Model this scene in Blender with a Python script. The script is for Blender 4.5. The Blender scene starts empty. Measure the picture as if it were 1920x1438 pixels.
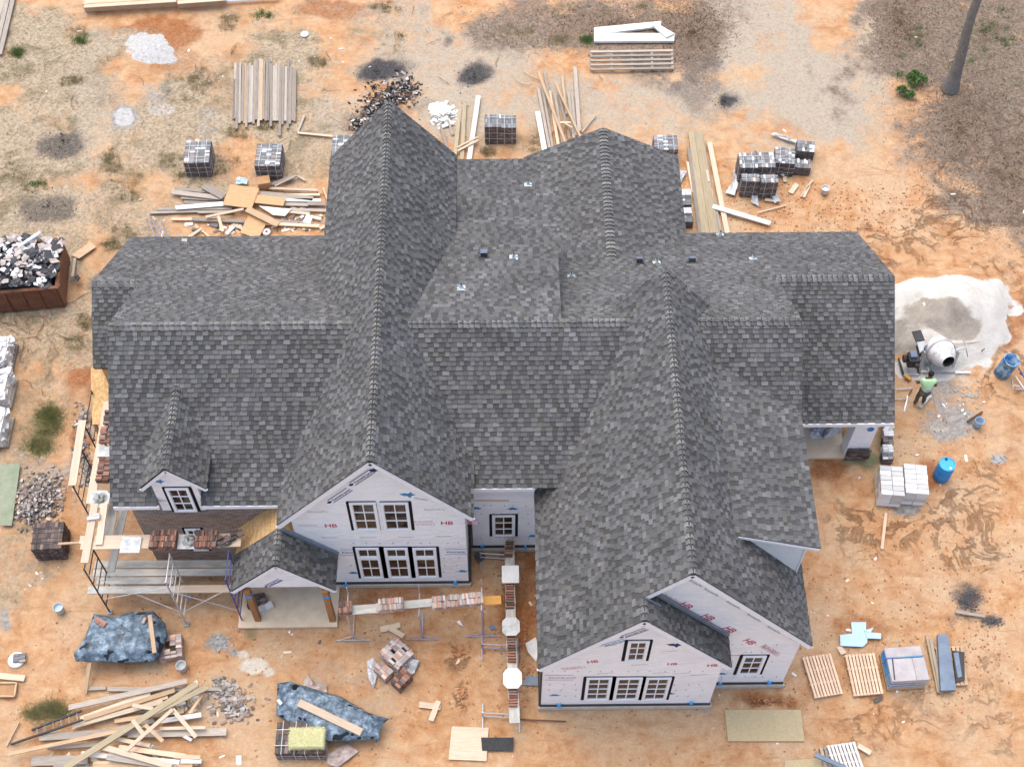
import bpy, bmesh, math, random
import numpy as np
from mathutils import Vector, Matrix
random.seed(7); rng = np.random.default_rng(11)
R = math.radians
sc = bpy.context.scene
C = bpy.context.scene.collection
# ---------------------------------------------------------------- camera, sky, sun, exposure
F_PX, PITCH, YAW, ROLL = 2540.92, R(56.99), R(0.85), R(0.25)
EYE = Vector((0.444, -22.02, 41.76))
_fw = Vector((math.sin(YAW)*math.cos(PITCH), math.cos(YAW)*math.cos(PITCH), -math.sin(PITCH)))
_rt = Vector((math.cos(YAW), -math.sin(YAW), 0)); _up = _rt.cross(_fw)
RT = _rt*math.cos(ROLL)+_up*math.sin(ROLL); UP = _up*math.cos(ROLL)-_rt*math.sin(ROLL); FW = _fw
cam = bpy.data.cameras.new('camera'); cam.sensor_width = 36; cam.lens = 36*F_PX/1920
cam.clip_start = .5; cam.clip_end = 3000
co = bpy.data.objects.new('camera', cam); C.objects.link(co); sc.camera = co
m = Matrix((RT, UP, -FW)).transposed().to_4x4(); m.translation = EYE; co.matrix_world = m
SUN_EL, SUN_AZ = R(74), R(-40)          # azimuth from +Y (away from the camera) clockwise
w = bpy.data.worlds.new('World'); sc.world = w; w.use_nodes = True
nt = w.node_tree; bg = nt.nodes['Background']
sky = nt.nodes.new('ShaderNodeTexSky'); sky.sky_type = 'NISHITA'; sky.sun_disc = False
sky.sun_elevation = SUN_EL; sky.sun_rotation = SUN_AZ; sky.air_density = 1.0; sky.dust_density = 4.0; sky.ozone_density = .5
nt.links.new(sky.outputs[0], bg.inputs[0]); bg.inputs[1].default_value = .15
sl = bpy.data.lights.new('sun', 'SUN'); sl.energy = 1.0; sl.angle = R(80); sl.color = (1, .98, .95)
so = bpy.data.objects.new('sun', sl); C.objects.link(so)
sd = Vector((math.sin(SUN_AZ)*math.cos(SUN_EL), math.cos(SUN_AZ)*math.cos(SUN_EL), math.sin(SUN_EL)))
so.rotation_euler = (-sd).to_track_quat('-Z', 'Y').to_euler()
sc.view_settings.view_transform = 'Standard'; sc.view_settings.look = 'None'
sc.view_settings.exposure = 1.0; sc.view_settings.gamma = 1; sc.view_settings.use_curve_mapping = False
sc.render.engine = 'CYCLES'; sc.cycles.max_bounces = 5; sc.cycles.diffuse_bounces = 3; sc.cycles.transparent_max_bounces = 6
sc.cycles.use_denoising = True
# ---------------------------------------------------------------- placing by ground point
def ray(px, py): return FW + RT*((px-960)/F_PX) + UP*((719-py)/F_PX)
def G(px, py, z=0.0):
    d = ray(px, py); return EYE + d*((z-EYE.z)/d.z)
def W(px, py, y):
    d = ray(px, py); return EYE + d*((y-EYE.y)/d.y)
# ---------------------------------------------------------------- materials
MATS = {}
def nodes(name, rough=.8, spec=.3):
    mt = bpy.data.materials.new(name); mt.use_nodes = True; t = mt.node_tree
    b = t.nodes['Principled BSDF']; b.inputs['Roughness'].default_value = rough
    b.inputs['Specular IOR Level'].default_value = spec; MATS[name] = mt
    return mt, t, b
def N(t, typ, **kw):
    n = t.nodes.new(typ)
    for k, v in kw.items():
        if hasattr(n, k): setattr(n, k, v)
        else: n.inputs[k].default_value = v
    return n
def ramp(t, stops):
    n = t.nodes.new('ShaderNodeValToRGB'); e = n.color_ramp.elements
    while len(e) < len(stops): e.new(.5)
    for el, (p, c) in zip(e, stops): el.position = p; el.color = (*c, 1)
    return n
def mat(name, c1, c2=None, scale=6, rough=.8, spec=.3, stretch=(1, 1, 1), vary=.15, bump=0, metal=0, detail=6, lo=.3, hi=.7):
    """noise-mottled material with a little brightness change from object to object"""
    mt, t, b = nodes(name, rough, spec); c2 = c2 or tuple(x*.8 for x in c1)
    tc = N(t, 'ShaderNodeTexCoord'); mp = N(t, 'ShaderNodeMapping', Scale=stretch)
    oi = N(t, 'ShaderNodeObjectInfo')
    ad = N(t, 'ShaderNodeVectorMath', operation='MULTIPLY_ADD'); t.links.new(oi.outputs['Random'], ad.inputs[0])
    ad.inputs[1].default_value = (31, 17, 23); t.links.new(tc.outputs['Object'], ad.inputs[2])
    t.links.new(ad.outputs[0], mp.inputs[0])
    nz = N(t, 'ShaderNodeTexNoise', Scale=scale, Detail=detail, Roughness=.65); t.links.new(mp.outputs[0], nz.inputs[0])
    rp = ramp(t, [(lo, c2), (hi, c1)]); t.links.new(nz.outputs[0], rp.inputs[0])
    hs = N(t, 'ShaderNodeHueSaturation'); t.links.new(rp.outputs[0], hs.inputs['Color'])
    mr = N(t, 'ShaderNodeMapRange'); mr.inputs[3].default_value = 1-vary; mr.inputs[4].default_value = 1+vary
    t.links.new(oi.outputs['Random'], mr.inputs[0]); t.links.new(mr.outputs[0], hs.inputs['Value'])
    t.links.new(hs.outputs[0], b.inputs['Base Color']); b.inputs['Metallic'].default_value = metal
    if bump:
        bp = N(t, 'ShaderNodeBump', Strength=bump, Distance=.02); t.links.new(nz.outputs[0], bp.inputs['Height'])
        t.links.new(bp.outputs[0], b.inputs['Normal'])
    return mt
wood_s = (.35, 5, 5)
mat('wood', (.56, .40, .25), (.36, .24, .14), 7, stretch=wood_s, vary=.22, bump=.2)
mat('wood_pale', (.62, .50, .37), (.44, .34, .24), 7, stretch=wood_s, vary=.12, bump=.2)
mat('wood_grey', (.40, .35, .29), (.24, .205, .17), 8, stretch=wood_s, vary=.28, bump=.3)
mat('wood_olive', (.42, .35, .23), (.28, .225, .14), 6, stretch=wood_s, vary=.08, bump=.2)
mat('wood_white', (.66, .64, .60), (.52, .49, .45), 5, stretch=wood_s, vary=.05)
mat('wood_pink', (.72, .53, .38), (.57, .38, .25), 6, stretch=wood_s, vary=.12)
mat('post_wood', (.42, .22, .09), (.26, .12, .05), 7, stretch=(5, 5, .4), vary=.1)
mat('plank_dirty', (.52, .48, .41), (.34, .345, .315), 2.2, stretch=(.6, 2, 2), vary=.15, bump=.15, lo=.4, hi=.6)
mat('plank_clean', (.62, .50, .385), (.50, .385, .28), 4, stretch=wood_s, vary=.1)
mat('plywood', (.56, .36, .19), (.40, .24, .12), 9, stretch=(.5, 3, 3), vary=.12)
mat('plywood_grey', (.46, .37, .22), (.36, .29, .17), 14, vary=.06)
mat('foam_blue', (.46, .63, .70), (.40, .57, .65), 4, vary=.05)
mat('foam_white', (.74, .74, .68), (.60, .60, .55), 3, vary=.05)
mat('white_paint', (.82, .85, .89), (.76, .79, .83), 3, rough=.5, vary=.03)
mat('vinyl', (.85, .88, .91), (.80, .83, .87), 3, rough=.4, vary=.02)
mat('siding_pale', (.70, .76, .78), (.62, .69, .72), 3, vary=.03)
mat('concrete', (.52, .47, .40), (.38, .34, .29), 5, vary=.06, bump=.2)
mat('slab', (.72, .60, .44), (.60, .47, .33), 2.5, vary=.04, bump=.1)
mat('mortar', (.42, .43, .41), (.28, .29, .28), 7, vary=.12, bump=.5)
mat('mortar_board', (.56, .57, .55), (.33, .35, .34), 4, vary=.08, lo=.35, hi=.55)
mat('board_white', (.78, .78, .76), (.62, .62, .60), 3, vary=.04)
mat('cement_white', (.80, .80, .77), (.52, .51, .48), 5, vary=.05, bump=.6, lo=.25, hi=.6)
mat('metal_grey', (.32, .34, .36), (.20, .21, .22), 8, rough=.5, metal=.3, vary=.1)
mat('metal_light', (.58, .58, .57), (.36, .34, .33), 12, rough=.5, metal=.2, vary=.1)
mat('metal_blue', (.045, .07, .30), (.08, .08, .16), 8, rough=.5, vary=.1)
mat('metal_purple', (.28, .24, .36), (.45, .40, .38), 9, rough=.6, vary=.1)
mat('metal_dark', (.045, .045, .05), (.025, .025, .025), 8, rough=.5, vary=.1)
mat('metal_slate', (.16, .21, .27), (.11, .14, .19), 3, rough=.45, metal=.2, vary=.08)
mat('flashing', (.20, .24, .28), (.13, .15, .18), 4, rough=.5, vary=.05)
mat('lead_boot', (.60, .68, .70), (.45, .52, .55), 10, rough=.5, vary=.05)
mat('tape_black', (.010, .010, .011), (.03, .03, .03), 18, rough=.95, spec=.05, vary=.1, lo=.3, hi=.75)
mat('rust', (.20, .085, .045), (.10, .048, .03), 4, vary=.04, bump=.3)
mat('plastic_blue', (.02, .20, .52), (.03, .26, .55), 4, rough=.45, vary=.05)
mat('plastic_blue_worn', (.04, .22, .50), (.40, .52, .60), 6, rough=.5, vary=.05, lo=.42, hi=.55)
mat('plastic_cyan', (.06, .42, .68), (.05, .36, .62), 5, rough=.4, vary=.05)
mat('bucket_grey', (.55, .58, .60), (.42, .45, .47), 6, rough=.5, vary=.08)
mat('bucket_blue', (.22, .42, .62), (.34, .48, .60), 6, rough=.5, vary=.08)
mat('film', (.62, .63, .64), (.36, .36, .37), 5, rough=.3, spec=.5, vary=.08, bump=.5)
mat('film_brown', (.52, .44, .40), (.30, .23, .20), 5, rough=.35, vary=.08, bump=.5)
mat('rubbish_dark', (.05, .052, .058), (.11, .11, .112), 6, vary=.3)
mat('rubbish_pale', (.66, .58, .53), (.44, .37, .33), 6, vary=.25, bump=.4)
mat('rubbish_white', (.70, .70, .68), (.54, .54, .54), 6, vary=.12)
mat('cardboard', (.45, .26, .13), (.34, .19, .09), 4, vary=.08)
mat('ash_black', (.03, .03, .033), (.10, .10, .105), 9, vary=.3)
mat('straw', (.78, .74, .44), (.55, .56, .28), 20, vary=.1)
mat('skin', (.20, .10, .06), (.16, .08, .05), 8, vary=0)
mat('hair', (.012, .01, .01), (.02, .018, .016), 8, vary=0)
mat('shirt', (.48, .72, .42), (.40, .62, .34), 7, vary=0, bump=.3)
mat('trousers', (.11, .11, .10), (.06, .06, .055), 7, vary=0, bump=.3)
mat('ink_navy', (.02, .035, .16), (.025, .04, .18), 5, vary=0)
mat('ink_red', (.52, .09, .14), (.45, .07, .11), 5, vary=0)
mat('ink_pink', (.62, .30, .33), (.55, .26, .29), 5, vary=0)
mat('ink_blue', (.06, .25, .48), (.05, .20, .42), 5, vary=0)
mat('ink_grey', (.16, .18, .22), (.20, .22, .26), 5, vary=0)
mat('ink_black', (.02, .02, .02), (.03, .03, .03), 5, vary=0)
mat('clip_blue', (.03, .36, .75), (.03, .30, .70), 5, vary=0)
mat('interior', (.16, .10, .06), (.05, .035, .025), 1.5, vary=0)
mat('bark', (.27, .25, .23), (.13, .115, .10), 7, stretch=(4, 4, .7), bump=.8, vary=.05)
mat('leaf_green', (.13, .21, .06), (.07, .13, .035), 3, vary=.1)
mat('leaf_litter', (.25, .18, .125), (.12, .08, .055), 3, vary=.2)
mat('grass_dry', (.36, .29, .16), (.16, .14, .06), .7, vary=.1)
mat('grass_green', (.15, .17, .05), (.26, .22, .11), 1.2, vary=.1)
mat('straw_litter', (.50, .38, .24), (.26, .18, .10), 1.2, vary=.1)
mat('twig', (.13, .085, .05), (.24, .19, .14), 2, vary=.2)
mat('clay_clod', (.46, .22, .10), (.30, .13, .055), 1.3, vary=.1)
mat('shingle_stack', (.46, .43, .42), (.34, .31, .31), 2, vary=.03)
mat('wrap_print_blue', (.04, .11, .45), (.10, .33, .42), 2.2, vary=.1)
mat('shingle_edge', (.014, .014, .015), (.020, .020, .021), 9, vary=0)  # black asphalt core; also paints the shadow line under each course
mat('mixer_paint', (.74, .75, .75), (.40, .38, .35), 5, rough=.6, vary=0, lo=.36, hi=.5)
mat('shingle_dark', (.05, .05, .048), (.025, .026, .028), 12, vary=.1)

def island_mat(name, stops, rough=.9, mott=.25, bump=0, patch=0):
    mt, t, b = nodes(name, rough, .2)
    ge = N(t, 'ShaderNodeNewGeometry'); oi = N(t, 'ShaderNodeObjectInfo')
    a = N(t, 'ShaderNodeMath', operation='ADD'); t.links.new(ge.outputs['Random Per Island'], a.inputs[0]); t.links.new(oi.outputs['Random'], a.inputs[1])
    fr = N(t, 'ShaderNodeMath', operation='FRACT'); t.links.new(a.outputs[0], fr.inputs[0])
    rp = ramp(t, stops); rp.color_ramp.interpolation = 'CONSTANT' if len(stops) > 5 else 'LINEAR'; t.links.new(fr.outputs[0], rp.inputs[0])
    nz = N(t, 'ShaderNodeTexNoise', Scale=40, Detail=4); t.links.new(ge.outputs['Position'], nz.inputs[0])
    mr = N(t, 'ShaderNodeMapRange'); mr.inputs[3].default_value = 1-mott; mr.inputs[4].default_value = 1+mott; t.links.new(nz.outputs[0], mr.inputs[0])
    hs = N(t, 'ShaderNodeHueSaturation'); t.links.new(rp.outputs[0], hs.inputs['Color'])
    val = mr.outputs[0]
    if patch:
        n2 = N(t, 'ShaderNodeTexNoise', Scale=.8, Detail=3); t.links.new(ge.outputs['Position'], n2.inputs[0])
        m2 = N(t, 'ShaderNodeMapRange'); m2.inputs[1].default_value = .3; m2.inputs[2].default_value = .7; m2.inputs[3].default_value = 1-patch; m2.inputs[4].default_value = 1+patch
        t.links.new(n2.outputs[0], m2.inputs[0])
        mm = N(t, 'ShaderNodeMath', operation='MULTIPLY'); t.links.new(mr.outputs[0], mm.inputs[0]); t.links.new(m2.outputs[0], mm.inputs[1]); val = mm.outputs[0]
    t.links.new(val, hs.inputs['Value']); t.links.new(hs.outputs[0], b.inputs['Base Color'])
    return mt
g = lambda v, b=1.0: (v*1.25, v*1.25, v*1.24)
island_mat('shingle', [(0, g(.076)), (.16, g(.084)), (.32, g(.093)), (.46, g(.080)), (.58, g(.100)), (.68, g(.088)), (.78, g(.110)), (.87, (.112, .108, .096)), (.93, g(.124))], .92, .22, patch=.15)
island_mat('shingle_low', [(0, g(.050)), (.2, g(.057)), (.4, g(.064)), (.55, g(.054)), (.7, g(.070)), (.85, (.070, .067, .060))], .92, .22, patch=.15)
island_mat('ridge_shingle', [(0, g(.085)), (.2, (.155, .153, .140)), (.4, g(.135)), (.6, g(.10)), (.75, (.205, .203, .185)), (.9, g(.165))], .9, .2)
island_mat('brick_brown', [(0, (.085, .065, .058)), (.2, (.13, .095, .080)), (.4, (.105, .088, .082)), (.6, (.17, .13, .115)), (.75, (.075, .068, .066)), (.88, (.22, .17, .15))], .9, .2)
island_mat('brick_grey', [(0, (.14, .15, .155)), (.2, (.18, .19, .195)), (.4, (.23, .24, .245)), (.55, (.19, .165, .155)), (.66, (.28, .29, .295)), (.78, (.58, .61, .61)), (.90, (.34, .26, .23))], .85, .15)
island_mat('brick_face', [(0, (.10, .085, .08)), (.3, (.15, .125, .115)), (.55, (.12, .11, .107)), (.75, (.19, .16, .15)), (.88, (.085, .08, .08)), (.95, (.24, .20, .19))], .9, .15)
island_mat('brick_red', [(0, (.23, .11, .075)), (.2, (.13, .08, .065)), (.4, (.29, .15, .105)), (.6, (.10, .075, .067)), (.75, (.34, .20, .15)), (.9, (.20, .15, .13))], .9, .2)
island_mat('brick_pink', [(0, (.40, .30, .25)), (.2, (.50, .40, .34)), (.4, (.30, .22, .19)), (.6, (.58, .50, .45)), (.75, (.36, .33, .31)), (.9, (.52, .28, .20))], .9, .15)
island_mat('stone_pale', [(0, (.58, .58, .56)), (.2, (.68, .68, .66)), (.4, (.48, .48, .47)), (.6, (.74, .74, .73)), (.75, (.62, .62, .60)), (.9, (.52, .52, .50))], .85, .2)
island_mat('rubble', [(0, (.20, .18, .16)), (.2, (.31, .285, .26)), (.4, (.13, .115, .105)), (.6, (.38, .355, .33)), (.75, (.25, .19, .155)), (.9, (.48, .45, .42))], .9, .3)
island_mat('scrap', [(0, (.62, .48, .32)), (.2, (.80, .78, .74)), (.4, (.40, .33, .26)), (.6, (.70, .58, .42)), (.75, (.16, .14, .13)), (.9, (.52, .38, .24))], .85, .2)
island_mat('burnt', [(0, (.02, .02, .022)), (.22, (.05, .045, .043)), (.40, (.12, .09, .075)), (.55, (.03, .03, .032)), (.68, (.20, .16, .13)), (.80, (.34, .31, .28)), (.92, (.55, .53, .50))], .9, .3)

# house wrap with creases
mt, t, b = nodes('house_wrap', .55, .35)
tc = N(t, 'ShaderNodeTexCoord'); nz = N(t, 'ShaderNodeTexNoise', Scale=.9, Detail=3, Distortion=1.5); t.links.new(tc.outputs['Object'], nz.inputs[0])
rp = ramp(t, [(.3, (.78, .80, .83)), (.7, (.86, .87, .89))]); t.links.new(nz.outputs[0], rp.inputs[0]); t.links.new(rp.outputs[0], b.inputs['Base Color'])
mp = N(t, 'ShaderNodeMapping', Scale=(1, 1, 2.2)); mp.inputs['Rotation'].default_value = (0, .5, 0); t.links.new(tc.outputs['Object'], mp.inputs[0])
n2 = N(t, 'ShaderNodeTexNoise', Scale=1.5, Detail=2, Distortion=.6); t.links.new(mp.outputs[0], n2.inputs[0])
m1 = N(t, 'ShaderNodeMath', operation='SUBTRACT'); t.links.new(n2.outputs[0], m1.inputs[0]); m1.inputs[1].default_value = .5
m2 = N(t, 'ShaderNodeMath', operation='ABSOLUTE'); t.links.new(m1.outputs[0], m2.inputs[0])
m3 = N(t, 'ShaderNodeMapRange'); m3.inputs[2].default_value = .10; t.links.new(m2.outputs[0], m3.inputs[0])
bp = N(t, 'ShaderNodeBump', Strength=.4, Distance=.03); t.links.new(m3.outputs[0], bp.inputs['Height']); t.links.new(bp.outputs[0], b.inputs['Normal'])
wl = MATS['house_wrap'].copy(); wl.name = 'wrap_light'; MATS['wrap_light'] = wl
for n_ in wl.node_tree.nodes:
    if n_.type == 'VALTORGB': n_.color_ramp.elements[0].color = (.82, .86, .88, 1); n_.color_ramp.elements[1].color = (.89, .91, .92, 1)
# OSB sheathing
mt, t, b = nodes('osb', .8, .2)
tc = N(t, 'ShaderNodeTexCoord'); vo = N(t, 'ShaderNodeTexVoronoi', Scale=16); vo.inputs['Randomness'].default_value = 1
mp = N(t, 'ShaderNodeMapping', Scale=(1, .6, 1)); mp.inputs['Rotation'].default_value = (.5, .4, .6); t.links.new(tc.outputs['Object'], mp.inputs[0]); t.links.new(mp.outputs[0], vo.inputs[0])
rp = ramp(t, [(0, (.42, .25, .10)), (.5, (.55, .35, .16)), (1, (.66, .46, .24))]); t.links.new(vo.outputs['Color'], rp.inputs[0]); t.links.new(rp.outputs[0], b.inputs['Base Color'])
# laid brickwork on the left wing
mt, t, b = nodes('brickwork', .9, .2)
tc = N(t, 'ShaderNodeTexCoord'); sx = N(t, 'ShaderNodeSeparateXYZ'); t.links.new(tc.outputs['Object'], sx.inputs[0])
ax = N(t, 'ShaderNodeMath', operation='ADD'); t.links.new(sx.outputs[0], ax.inputs[0]); t.links.new(sx.outputs[1], ax.inputs[1])
cx = N(t, 'ShaderNodeCombineXYZ'); t.links.new(ax.outputs[0], cx.inputs[0]); t.links.new(sx.outputs[2], cx.inputs[1])
br = N(t, 'ShaderNodeTexBrick'); br.inputs['Color1'].default_value = (.17, .125, .105, 1); br.inputs['Color2'].default_value = (.34, .255, .215, 1); br.inputs['Mortar'].default_value = (.40, .36, .32, 1)
br.inputs['Scale'].default_value = 1; br.inputs['Brick Width'].default_value = .21; br.inputs['Row Height'].default_value = .075; br.inputs['Mortar Size'].default_value = .008; br.inputs['Bias'].default_value = -.1
t.links.new(cx.outputs[0], br.inputs[0]); t.links.new(br.outputs[0], b.inputs['Base Color'])
bp = N(t, 'ShaderNodeBump', Strength=.6, Distance=.02); bp.invert = True; t.links.new(br.outputs['Fac'], bp.inputs['Height']); t.links.new(bp.outputs[0], b.inputs['Normal'])
# window glass: an unlit room's darkness put into the colour of a reflecting pane
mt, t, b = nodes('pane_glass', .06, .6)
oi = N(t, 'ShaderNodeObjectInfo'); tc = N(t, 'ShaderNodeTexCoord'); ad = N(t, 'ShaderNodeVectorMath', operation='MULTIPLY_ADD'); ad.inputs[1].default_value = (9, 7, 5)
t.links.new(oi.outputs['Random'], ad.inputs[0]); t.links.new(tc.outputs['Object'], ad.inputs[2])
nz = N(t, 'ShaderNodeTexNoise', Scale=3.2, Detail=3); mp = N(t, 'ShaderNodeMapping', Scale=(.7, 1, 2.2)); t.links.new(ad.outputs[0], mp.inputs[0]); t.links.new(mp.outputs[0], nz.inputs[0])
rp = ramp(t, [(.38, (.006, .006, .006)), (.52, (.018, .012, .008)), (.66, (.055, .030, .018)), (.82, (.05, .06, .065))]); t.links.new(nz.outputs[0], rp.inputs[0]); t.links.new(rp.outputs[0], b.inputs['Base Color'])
# tarpaulin, dusty, with puddles
mt, t, b = nodes('tarp', .6, .4)
tc = N(t, 'ShaderNodeTexCoord'); nz = N(t, 'ShaderNodeTexNoise', Scale=3.6, Detail=10, Roughness=.75, Distortion=.3); t.links.new(tc.outputs['Object'], nz.inputs[0])
rp = ramp(t, [(.36, (.030, .042, .058)), (.47, (.080, .120, .160)), (.57, (.19, .26, .32)), (.68, (.46, .57, .64))]); t.links.new(nz.outputs[0], rp.inputs[0])
n2 = N(t, 'ShaderNodeTexNoise', Scale=2.6, Detail=1.5); mp = N(t, 'ShaderNodeMapping'); mp.inputs['Location'].default_value = (4.3, 1.7, .4); t.links.new(tc.outputs['Object'], mp.inputs[0]); t.links.new(mp.outputs[0], n2.inputs[0])
pr = ramp(t, [(.635, (0, 0, 0)), (.655, (1, 1, 1))]); t.links.new(n2.outputs[0], pr.inputs[0])
mx = N(t, 'ShaderNodeMixRGB'); mx.inputs[2].default_value = (.012, .016, .022, 1); t.links.new(pr.outputs[0], mx.inputs[0]); t.links.new(rp.outputs[0], mx.inputs[1]); t.links.new(mx.outputs[0], b.inputs['Base Color'])
rm = N(t, 'ShaderNodeMapRange'); rm.inputs[3].default_value = .6; rm.inputs[4].default_value = .08; t.links.new(pr.outputs[0], rm.inputs[0]); t.links.new(rm.outputs[0], b.inputs['Roughness'])
bp = N(t, 'ShaderNodeBump', Strength=.5, Distance=.04); t.links.new(nz.outputs[0], bp.inputs['Height']); t.links.new(bp.outputs[0], b.inputs['Normal'])
# ---------------------------------------------------------------- object helpers
WL = {}
def tag(o, label=None, cat=None, group=None, kind=None):
    if label: o['label'] = label
    if cat: o['category'] = cat
    if group: o['group'] = group
    if kind: o['kind'] = kind
    return o
def thing(name, label, cat, loc, group=None):
    o = bpy.data.objects.new(name, None); o.empty_display_size = .2; C.objects.link(o); o.location = loc
    WL[o.name] = Vector(loc); return tag(o, label, cat, group)
def link(name, me, parent=None, loc=None):
    o = bpy.data.objects.new(name, me); C.objects.link(o)
    if parent is not None: o.parent = parent
    if loc is not None: o.location = loc
    return o
class MB:
    def __init__(s): s.v = []; s.f = []
    def add(s, vs, fs):
        k = len(s.v); s.v += [tuple(p) for p in vs]; s.f += [tuple(i+k for i in f) for f in fs]; return s
    def hexa(s, b, t_):
        return s.add(list(b)+list(t_), [(3, 2, 1, 0), (4, 5, 6, 7), (0, 1, 5, 4), (1, 2, 6, 5), (2, 3, 7, 6), (3, 0, 4, 7)])
    def box(s, c, d, rz=0, M=None):
        hx, hy, hz = d[0]/2, d[1]/2, d[2]/2
        P = [Vector(p) for p in ((-hx, -hy, -hz), (hx, -hy, -hz), (hx, hy, -hz), (-hx, hy, -hz), (-hx, -hy, hz), (hx, -hy, hz), (hx, hy, hz), (-hx, hy, hz))]
        if M is None: M = Matrix.Translation(c) @ Matrix.Rotation(rz, 4, 'Z')
        else: M = M @ Matrix.Translation(c) @ Matrix.Rotation(rz, 4, 'Z')
        P = [M @ p for p in P]; return s.hexa(P[:4], P[4:])
    def span(s, a, b): 
        return s.box(((a[0]+b[0])/2, (a[1]+b[1])/2, (a[2]+b[2])/2), (abs(b[0]-a[0]), abs(b[1]-a[1]), abs(b[2]-a[2])))
    def beam(s, p, q, w_, h, up=(0, 0, 1)):
        p, q = Vector(p), Vector(q); d = (q-p).normalized(); up = Vector(up)
        if abs(d.dot(up)) > .98: up = Vector((0, 1, 0))
        sd = d.cross(up).normalized(); u2 = sd.cross(d)
        a, b_ = sd*w_/2, u2*h/2
        return s.hexa([p-a-b_, p+a-b_, q+a-b_, q-a-b_], [p-a+b_, p+a+b_, q+a+b_, q-a+b_])
    def tube(s, p, q, r, n=8, r2=None, cap=True):
        p, q = Vector(p), Vector(q); d = (q-p).normalized(); r2 = r if r2 is None else r2
        up = Vector((0, 0, 1)) if abs(d.z) < .95 else Vector((1, 0, 0)); a = d.cross(up).normalized(); b_ = a.cross(d)
        k = len(s.v)
        for P, rr in ((p, r), (q, r2)):
            for i in range(n):
                an = 2*math.pi*i/n; s.v.append(tuple(P+a*math.cos(an)*rr+b_*math.sin(an)*rr))
        for i in range(n): j = (i+1) % n; s.f.append((k+i, k+j, k+n+j, k+n+i))
        if cap: s.f.append(tuple(k+i for i in range(n))[::-1]); s.f.append(tuple(k+n+i for i in range(n)))
        return s
    def lathe(s, prof, M, n=24):
        k = len(s.v); 
        for (rr, z) in prof:
            for i in range(n):
                an = 2*math.pi*i/n; s.v.append(tuple(M @ Vector((rr*math.cos(an), rr*math.sin(an), z))))
        for j in range(len(prof)-1):
            for i in range(n):
                i2 = (i+1) % n; s.f.append((k+j*n+i, k+j*n+i2, k+(j+1)*n+i2, k+(j+1)*n+i))
        return s
    def prism(s, pts, y0, y1):
        """outline in XZ pulled from y0 to y1"""
        n = len(pts); vs = [(x, y0, z) for x, z in pts]+[(x, y1, z) for x, z in pts]
        fs = [tuple(range(n)), tuple(range(2*n-1, n-1, -1))]+[(i, (i+1) % n, n+(i+1) % n, n+i) for i in range(n)]
        return s.add(vs, fs)
    def plate(s, pts, h):
        """flat outline at its own heights, thickness h downwards"""
        n = len(pts); vs = [tuple(p) for p in pts]+[(p[0], p[1], p[2]-h) for p in pts]
        return s.add(vs, [tuple(range(n)), tuple(range(2*n-1, n-1, -1))]+[(i, n+i, n+(i+1) % n, (i+1) % n) for i in range(n)])
    def mesh(s, name, mt, off=None, smooth=False):
        me = bpy.data.meshes.new(name); vs = s.v
        if off is not None: vs = [(x-off[0], y-off[1], z-off[2]) for x, y, z in vs]
        me.from_pydata(vs, [], s.f); me.materials.append(MATS[mt])
        bm = bmesh.new(); bm.from_mesh(me); bmesh.ops.recalc_face_normals(bm, faces=bm.faces); bm.to_mesh(me); bm.free()
        if smooth: me.polygons.foreach_set('use_smooth', [True]*len(me.polygons))
        me.update(); return me
    def build(s, name, mt, parent=None, smooth=False, label=None, cat=None, group=None, kind=None, origin=None):
        if parent is not None:
            off = WL[parent.name]; o = link(name, s.mesh(name, mt, off, smooth), parent); WL[o.name] = off
        else:
            if origin is None:
                a = np.array(s.v); mn, mx_ = a.min(0), a.max(0); origin = ((mn[0]+mx_[0])/2, (mn[1]+mx_[1])/2, mn[2])
            o = link(name, s.mesh(name, mt, origin, smooth), None, origin); WL[o.name] = Vector(origin)
        return tag(o, label, cat, group, kind)
def bevel(o, w_=.01, n=1):
    m_ = o.modifiers.new('bevel', 'BEVEL'); m_.width = w_; m_.segments = n; m_.limit_method = 'ANGLE'; return o
BOARD = {}
def board(p, q, w_=.14, t_=.04, mt='wood', label='', group=None, cat='board', name='board', roll=0):
    """one loose board between two ground points, local x along it"""
    p, q = Vector(p), Vector(q); d = q-p; L = d.length; d.normalize()
    sd = Vector((0, 0, 1)).cross(d).normalized(); u = d.cross(sd)
    mb = MB().box((0, 0, t_/2), (L, w_, t_)); me = mb.mesh(name, mt)
    o = link(name, me); M = Matrix((d, sd, u)).transposed().to_4x4() @ Matrix.Rotation(roll, 4, 'X'); M.translation = (p+q)/2; o.matrix_world = M
    return tag(o, label, cat, group)
def pboard(x0, y0, x1, y1, z=.03, w_=.14, t_=.04, mt='wood', label='', group=None, cat='board', name='board', z1=None):
    return board(G(x0, y0, z), G(x1, y1, z if z1 is None else z1), w_, t_, mt, label, group, cat, name)
# ---------------------------------------------------------------- ground
def axis(lo, hi, step, far):
    core = list(np.arange(lo, hi+1e-6, step)); a = []; d = step
    x = hi
    while x < far: d *= 1.5; x += d; a.append(x)
    b_ = []; d = step; x = lo
    while x > -far: d *= 1.5; x -= d; b_.append(x)
    return np.array(b_[::-1]+core+a)
_tab = rng.random((256, 256))
def vnoise(x, y, s):
    x = x*s; y = y*s; xi = np.floor(x).astype(int); yi = np.floor(y).astype(int); fx = x-xi; fy = y-yi
    fx = fx*fx*(3-2*fx); fy = fy*fy*(3-2*fy); T = lambda a, b_: _tab[a % 256, b_ % 256]
    return (T(xi, yi)*(1-fx)+T(xi+1, yi)*fx)*(1-fy)+(T(xi, yi+1)*(1-fx)+T(xi+1, yi+1)*fx)*fy
def fbm(x, y, s, o=4):
    v = 0; a = .5; t_ = 0
    for k in range(o): v = v+a*vnoise(x+17*k, y-31*k, s*2**k); t_ += a; a *= .55
    return v/t_
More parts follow.
